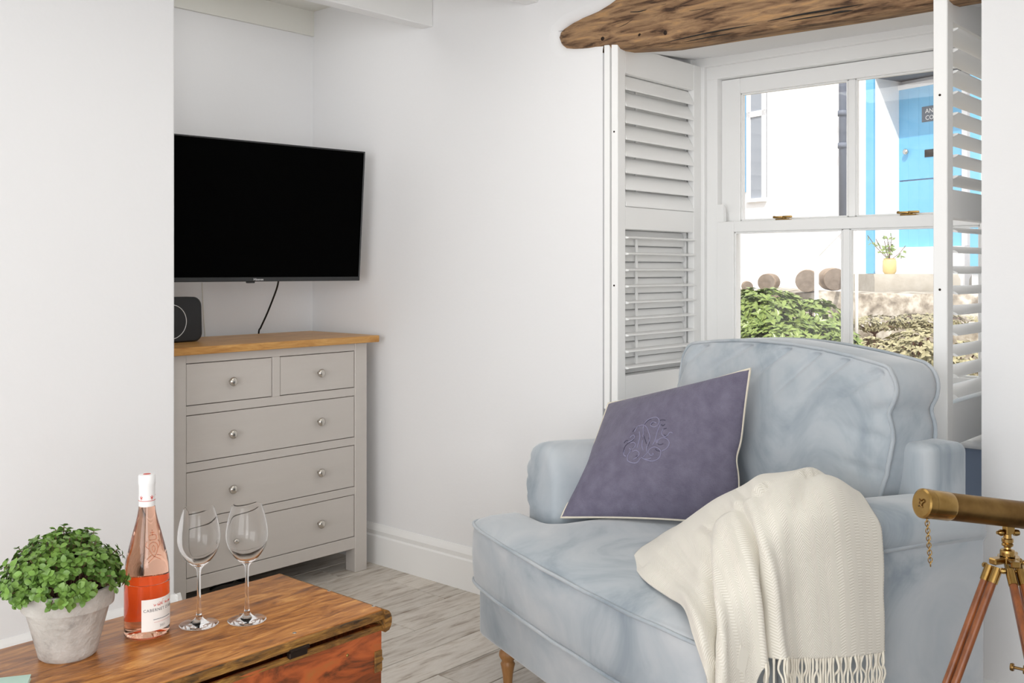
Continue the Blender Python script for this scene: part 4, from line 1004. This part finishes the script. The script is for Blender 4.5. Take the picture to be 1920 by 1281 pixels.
    for py in (215, 275): obj('pipe_collar', tube([Vector((p.x, p.y, fz(1580, py + 5, off))), Vector((p.x, p.y, fz(1580, py - 5, off)))], .06, 12), M['pipe'], dp, smooth=True)
    # door sill below the leaf
    obj('threshold', fbox(dl + .1, dr - .1, -.05, .12, .28, zb - .004), W, t)
cottage()
# stone steps
def rough_block(px0, px1, py_top, py_bot, d, depth, m, name, label, nseg=22, amp=.03, zb=None):
    a, b_ = at(px0, py_top, d), at(px1, py_top, d); z1 = a.z; z0 = at(px0, py_bot, d).z if zb is None else zb
    e = (b_ - a); e.z = 0; L_ = e.length; e.normalize(); n = Vector((e.y, -e.x, 0)); n = n if n.dot(FW) > 0 else -n
    rings = []
    for i in range(nseg + 1):
        s = L_ * i / nseg; ring = []
        for h, dd in [(0, 0), (.25, 0), (.5, 0), (.75, 0), (.93, 0), (1, .03), (1, depth * .5), (1, depth), (0, depth)]:
            q = a + e * s; q.z = z0 + (z1 - z0) * h; w = noise.noise(Vector((s * 5, h * 4, d))) * amp
            ring.append(q + n * (dd + (w if dd < .1 else 0)) + UP * (w * .35 if h == 1 else 0))
        rings.append(ring)
    return tag(obj(name, loft(rings), m, smooth=True, angle=45), label, 'step', 'stone steps outside')
rough_block(1640, 1900, 514, 546, 11.35, .7, M['step'], 'doorstep', 'smooth grey doorstep below the blue door outside', amp=.004, zb=.28)
rough_block(1560, 2000, 551, 612, 10.3, 1.0, M['stone'], 'stone_step', 'upper rough granite step outside, just under the grey doorstep', amp=.05, zb=.28)
rough_block(1540, 2000, 612, 690, 9.2, 1.04, M['stone'], 'stone_step', 'lower rough granite step outside, nearest the window', amp=.06, zb=.28)
# bank that carries the logs
o = rough_block(1310, 1585, 548, 640, 7.6, 1.6, M['stone'], 'stone_bank', 'low stone bank under the logs outside', amp=.05, zb=.28); o['category'] = 'wall'; del o['group']
def log(px, py, d, r, L_, dirv, label):
    c = at(px, py, d); dirv = Vector(dirv).normalized()
    t = thing('log', c - UP * r, label, 'log', 'logs piled outside')
    obj('bark', lathe([(r * .97, 0), (r, .01), (r * 1.03, L_ * .5), (r, L_)], c, dirv, 20), M['log'], t, smooth=True, angle=50)
    obj('cut_end', lathe([(.001, -.004), (r * .5, -.004), (r * .95, -.001), (r * .95, .002)], c, dirv, 20), M['logend'], t)
log(1437, 530, 7.5, .066, .32, (FW.x*.9+RT.x*.35, FW.y*.9+RT.y*.35, .0), 'pale cut log behind the middle of the green shrub')
log(1513, 527, 7.5, .085, .35, (FW.x*.95+RT.x*.3, FW.y*.95+RT.y*.3, .0), 'largest dark cut log beside the white handrail post')
log(1402, 538, 7.5, .04, .4, (FW.x*.95+RT.x*.2, FW.y*.95+RT.y*.2, 0), 'small dark log at the left end of the pile')
log(1566, 524, 7.75, .088, .3, (FW.x + RT.x*.15, FW.y + RT.y*.15, 0), 'thick pale log lying right of the white handrail post')
# branch lying on the shrub
tag(obj('fallen_branch', tube(catmull([at(1384, 551, 6.2), at(1420, 553, 6.1), at(1450, 556, 6.0), at(1480, 558, 5.9), at(1500, 572, 5.85)], 4), [.014] * 8 + [.02] * 9, 8), M['log'], smooth=True), 'pale bare branch lying across the green shrub outside', 'branch')
# handrail
def handrail():
    b_ = at(1532, 632, 6.6); t = thing('handrail', (b_.x, b_.y, .28), 'white metal handrail rising beside the outdoor steps', 'handrail')
    top = at(1531, 480, 6.6); obj('post', tube([Vector((top.x, top.y, .28)), top], .014, 10), M['white'], t, smooth=True)
    top2 = at(1745, 304, 9.5); obj('rail', tube([top, at(1572, 438, 7.2), at(1606, 408, 8.0)], .014, 10), M['white'], t, smooth=True)
    p = at(1606, 408, 8.0); obj('post', tube([Vector((p.x, p.y, .28)), p], .014, 10), M['white'], t, smooth=True)
handrail()
# leafy things outside
def leaves(name, label, cat, blobs, n_parts, n_rest, size, m, seed, stemmat, group=None):
    rnd = random.Random(seed)
    c0 = blobs[0][0]; t = thing(name, (c0.x, c0.y, .28), label, cat, group)
    V = []; n = 4
    for i in range(n + 1):
        u_ = i / n; w = .24 * math.sin(math.pi * (u_ * .94 + .03)) ** .8
        for s in (-1, 0, 1): V.append(Vector((u_, s * w, abs(s) * w * .4 - .1 * u_ * u_)))
    Fc = [[i * 3 + j, i * 3 + j + 1, i * 3 + j + 4, i * 3 + j + 3] for i in range(n) for j in range(2)]
    me = bpy.data.meshes.new('leaf'); me.from_pydata(V, [], Fc); me.update(); me.polygons.foreach_set('use_smooth', [True] * len(me.polygons)); me.materials.append(m)
    rest = []; st = []; tot = sum(b[4] for b in blobs)
    def rosette(front):
        k_ = rnd.random() * tot
        for c, ra, rb, rc, w in blobs:
            k_ -= w
            if k_ <= 0: break
        while True:
            d = Vector((rnd.gauss(0, 1), rnd.gauss(0, 1), rnd.gauss(0, 1))).normalized()
            if (not front) or d.dot(-FW) > -.1 or d.z > .5: break
        q = rnd.random() ** .25 if not front else .88 + .16 * rnd.random()
        return c + (RT * d.x * ra + FW * d.y * rb + UP * d.z * rc) * q, (RT * d.x + FW * d.y + UP * (d.z + .5)).normalized(), c
    made = 0
    while made < n_parts + n_rest:
        front = made < n_parts * 1.0 or rnd.random() < .5; p, d, c = rosette(front)
        if made % 12 == 0: st.append(tube([c - UP * .1, c.lerp(p, .6) , p], .005, 5))
        for i in range(5):
            a = d.orthogonal(); a.rotate(Matrix.Rotation(i * 1.26 + rnd.random(), 3, d)); dr = (a + d * .5).normalized(); nn = (d - dr * d.dot(dr)).normalized(); L_ = size * (.7 + .6 * rnd.random())
            mtx = Matrix((dr, nn.cross(dr), nn)).transposed()
            if made < n_parts: o = inst(me, 'leaf', t, p); o.rotation_euler = mtx.to_euler(); o.scale = (L_, L_, L_)
            else: rest.append(([p + mtx @ (w_ * L_) for w_ in V], Fc))
            made += 1
    for c, ra, rb, rc, w in blobs: st.append(tube([Vector((c.x, c.y, .28)), c], .012, 6))
    obj('foliage', join(*rest), m, t, kind='stuff', smooth=True); obj('stem', join(*st), stemmat, t, kind='stuff')
leaves('shrub', 'dense green leafy shrub outside below the left window panes', 'shrub', [(at(1440, 612, 5.6), .26, .22, .20, 3), (at(1520, 620, 5.6), .20, .2, .17, 2), (at(1400, 600, 5.7), .16, .2, .17, 1.5), (at(1550, 655, 5.4), .18, .2, .14, 1.5), (at(1480, 655, 5.4), .3, .2, .14, 2)], 300, 6500, .042, M['bush'], 4, M['stem'])
leaves('dry_shrub', 'straggly pale scrub growing over the lower granite step', 'shrub', [(at(1640, 680, 6.6), .34, .3, .16, 2), (at(1720, 680, 6.4), .22, .3, .22, 2), (at(1800, 700, 6.4), .3, .3, .2, 2)], 200, 3600, .036, M['dry'], 9, M['stem'])
leaves('wall_weeds', 'low dry weeds at the foot of the upper granite step', 'plant', [(at(1640, 606, 8.9), .4, .12, .06, 2), (at(1740, 604, 8.9), .35, .12, .07, 2), (at(1840, 606, 8.9), .35, .12, .07, 1)], 100, 1500, .035, M['dry'], 13, M['stem'])
# pot on the doorstep
def flower_pot():
    c = at(1668, 512, 11.5); zt = at(1668, 514, 11.35).z; c.z = zt
    t = thing('flower_pot', c, 'small yellow pot with a sprig standing on the doorstep outside', 'plant')
    obj('pot', lathe([(.055, 0), (.075, .03), (.075, .15), (.065, .17), (.07, .18), (.06, .18), (.055, .02)], c, seg=20), mat('yellow_glaze', (226, 202, 140), .4), t, smooth=True, angle=40)
    rnd = random.Random(2); st = []; lf = []
    for i in range(9):
        tip = c + Vector((rnd.gauss(0, .12), rnd.gauss(0, .12), .32 + rnd.random() * .14)); st.append(tube([c + UP * .15, c.lerp(tip, .6) + UP * .04, tip], .004, 5))
        for k_ in range(6):
            q = c.lerp(tip, .6 + .4 * rnd.random()); s = .035
            a = Vector((rnd.gauss(0, 1), rnd.gauss(0, 1), rnd.gauss(0, 1))).normalized(); b_ = a.orthogonal()
            lf.append(([q, q + a * s + b_ * s * .4, q + a * s * 2, q + a * s - b_ * s * .4], [[0, 1, 2, 3]]))
    obj('stem', join(*st), M['stem'], t); obj('foliage', join(*lf), M['bush'], t, kind='stuff')
flower_pot()
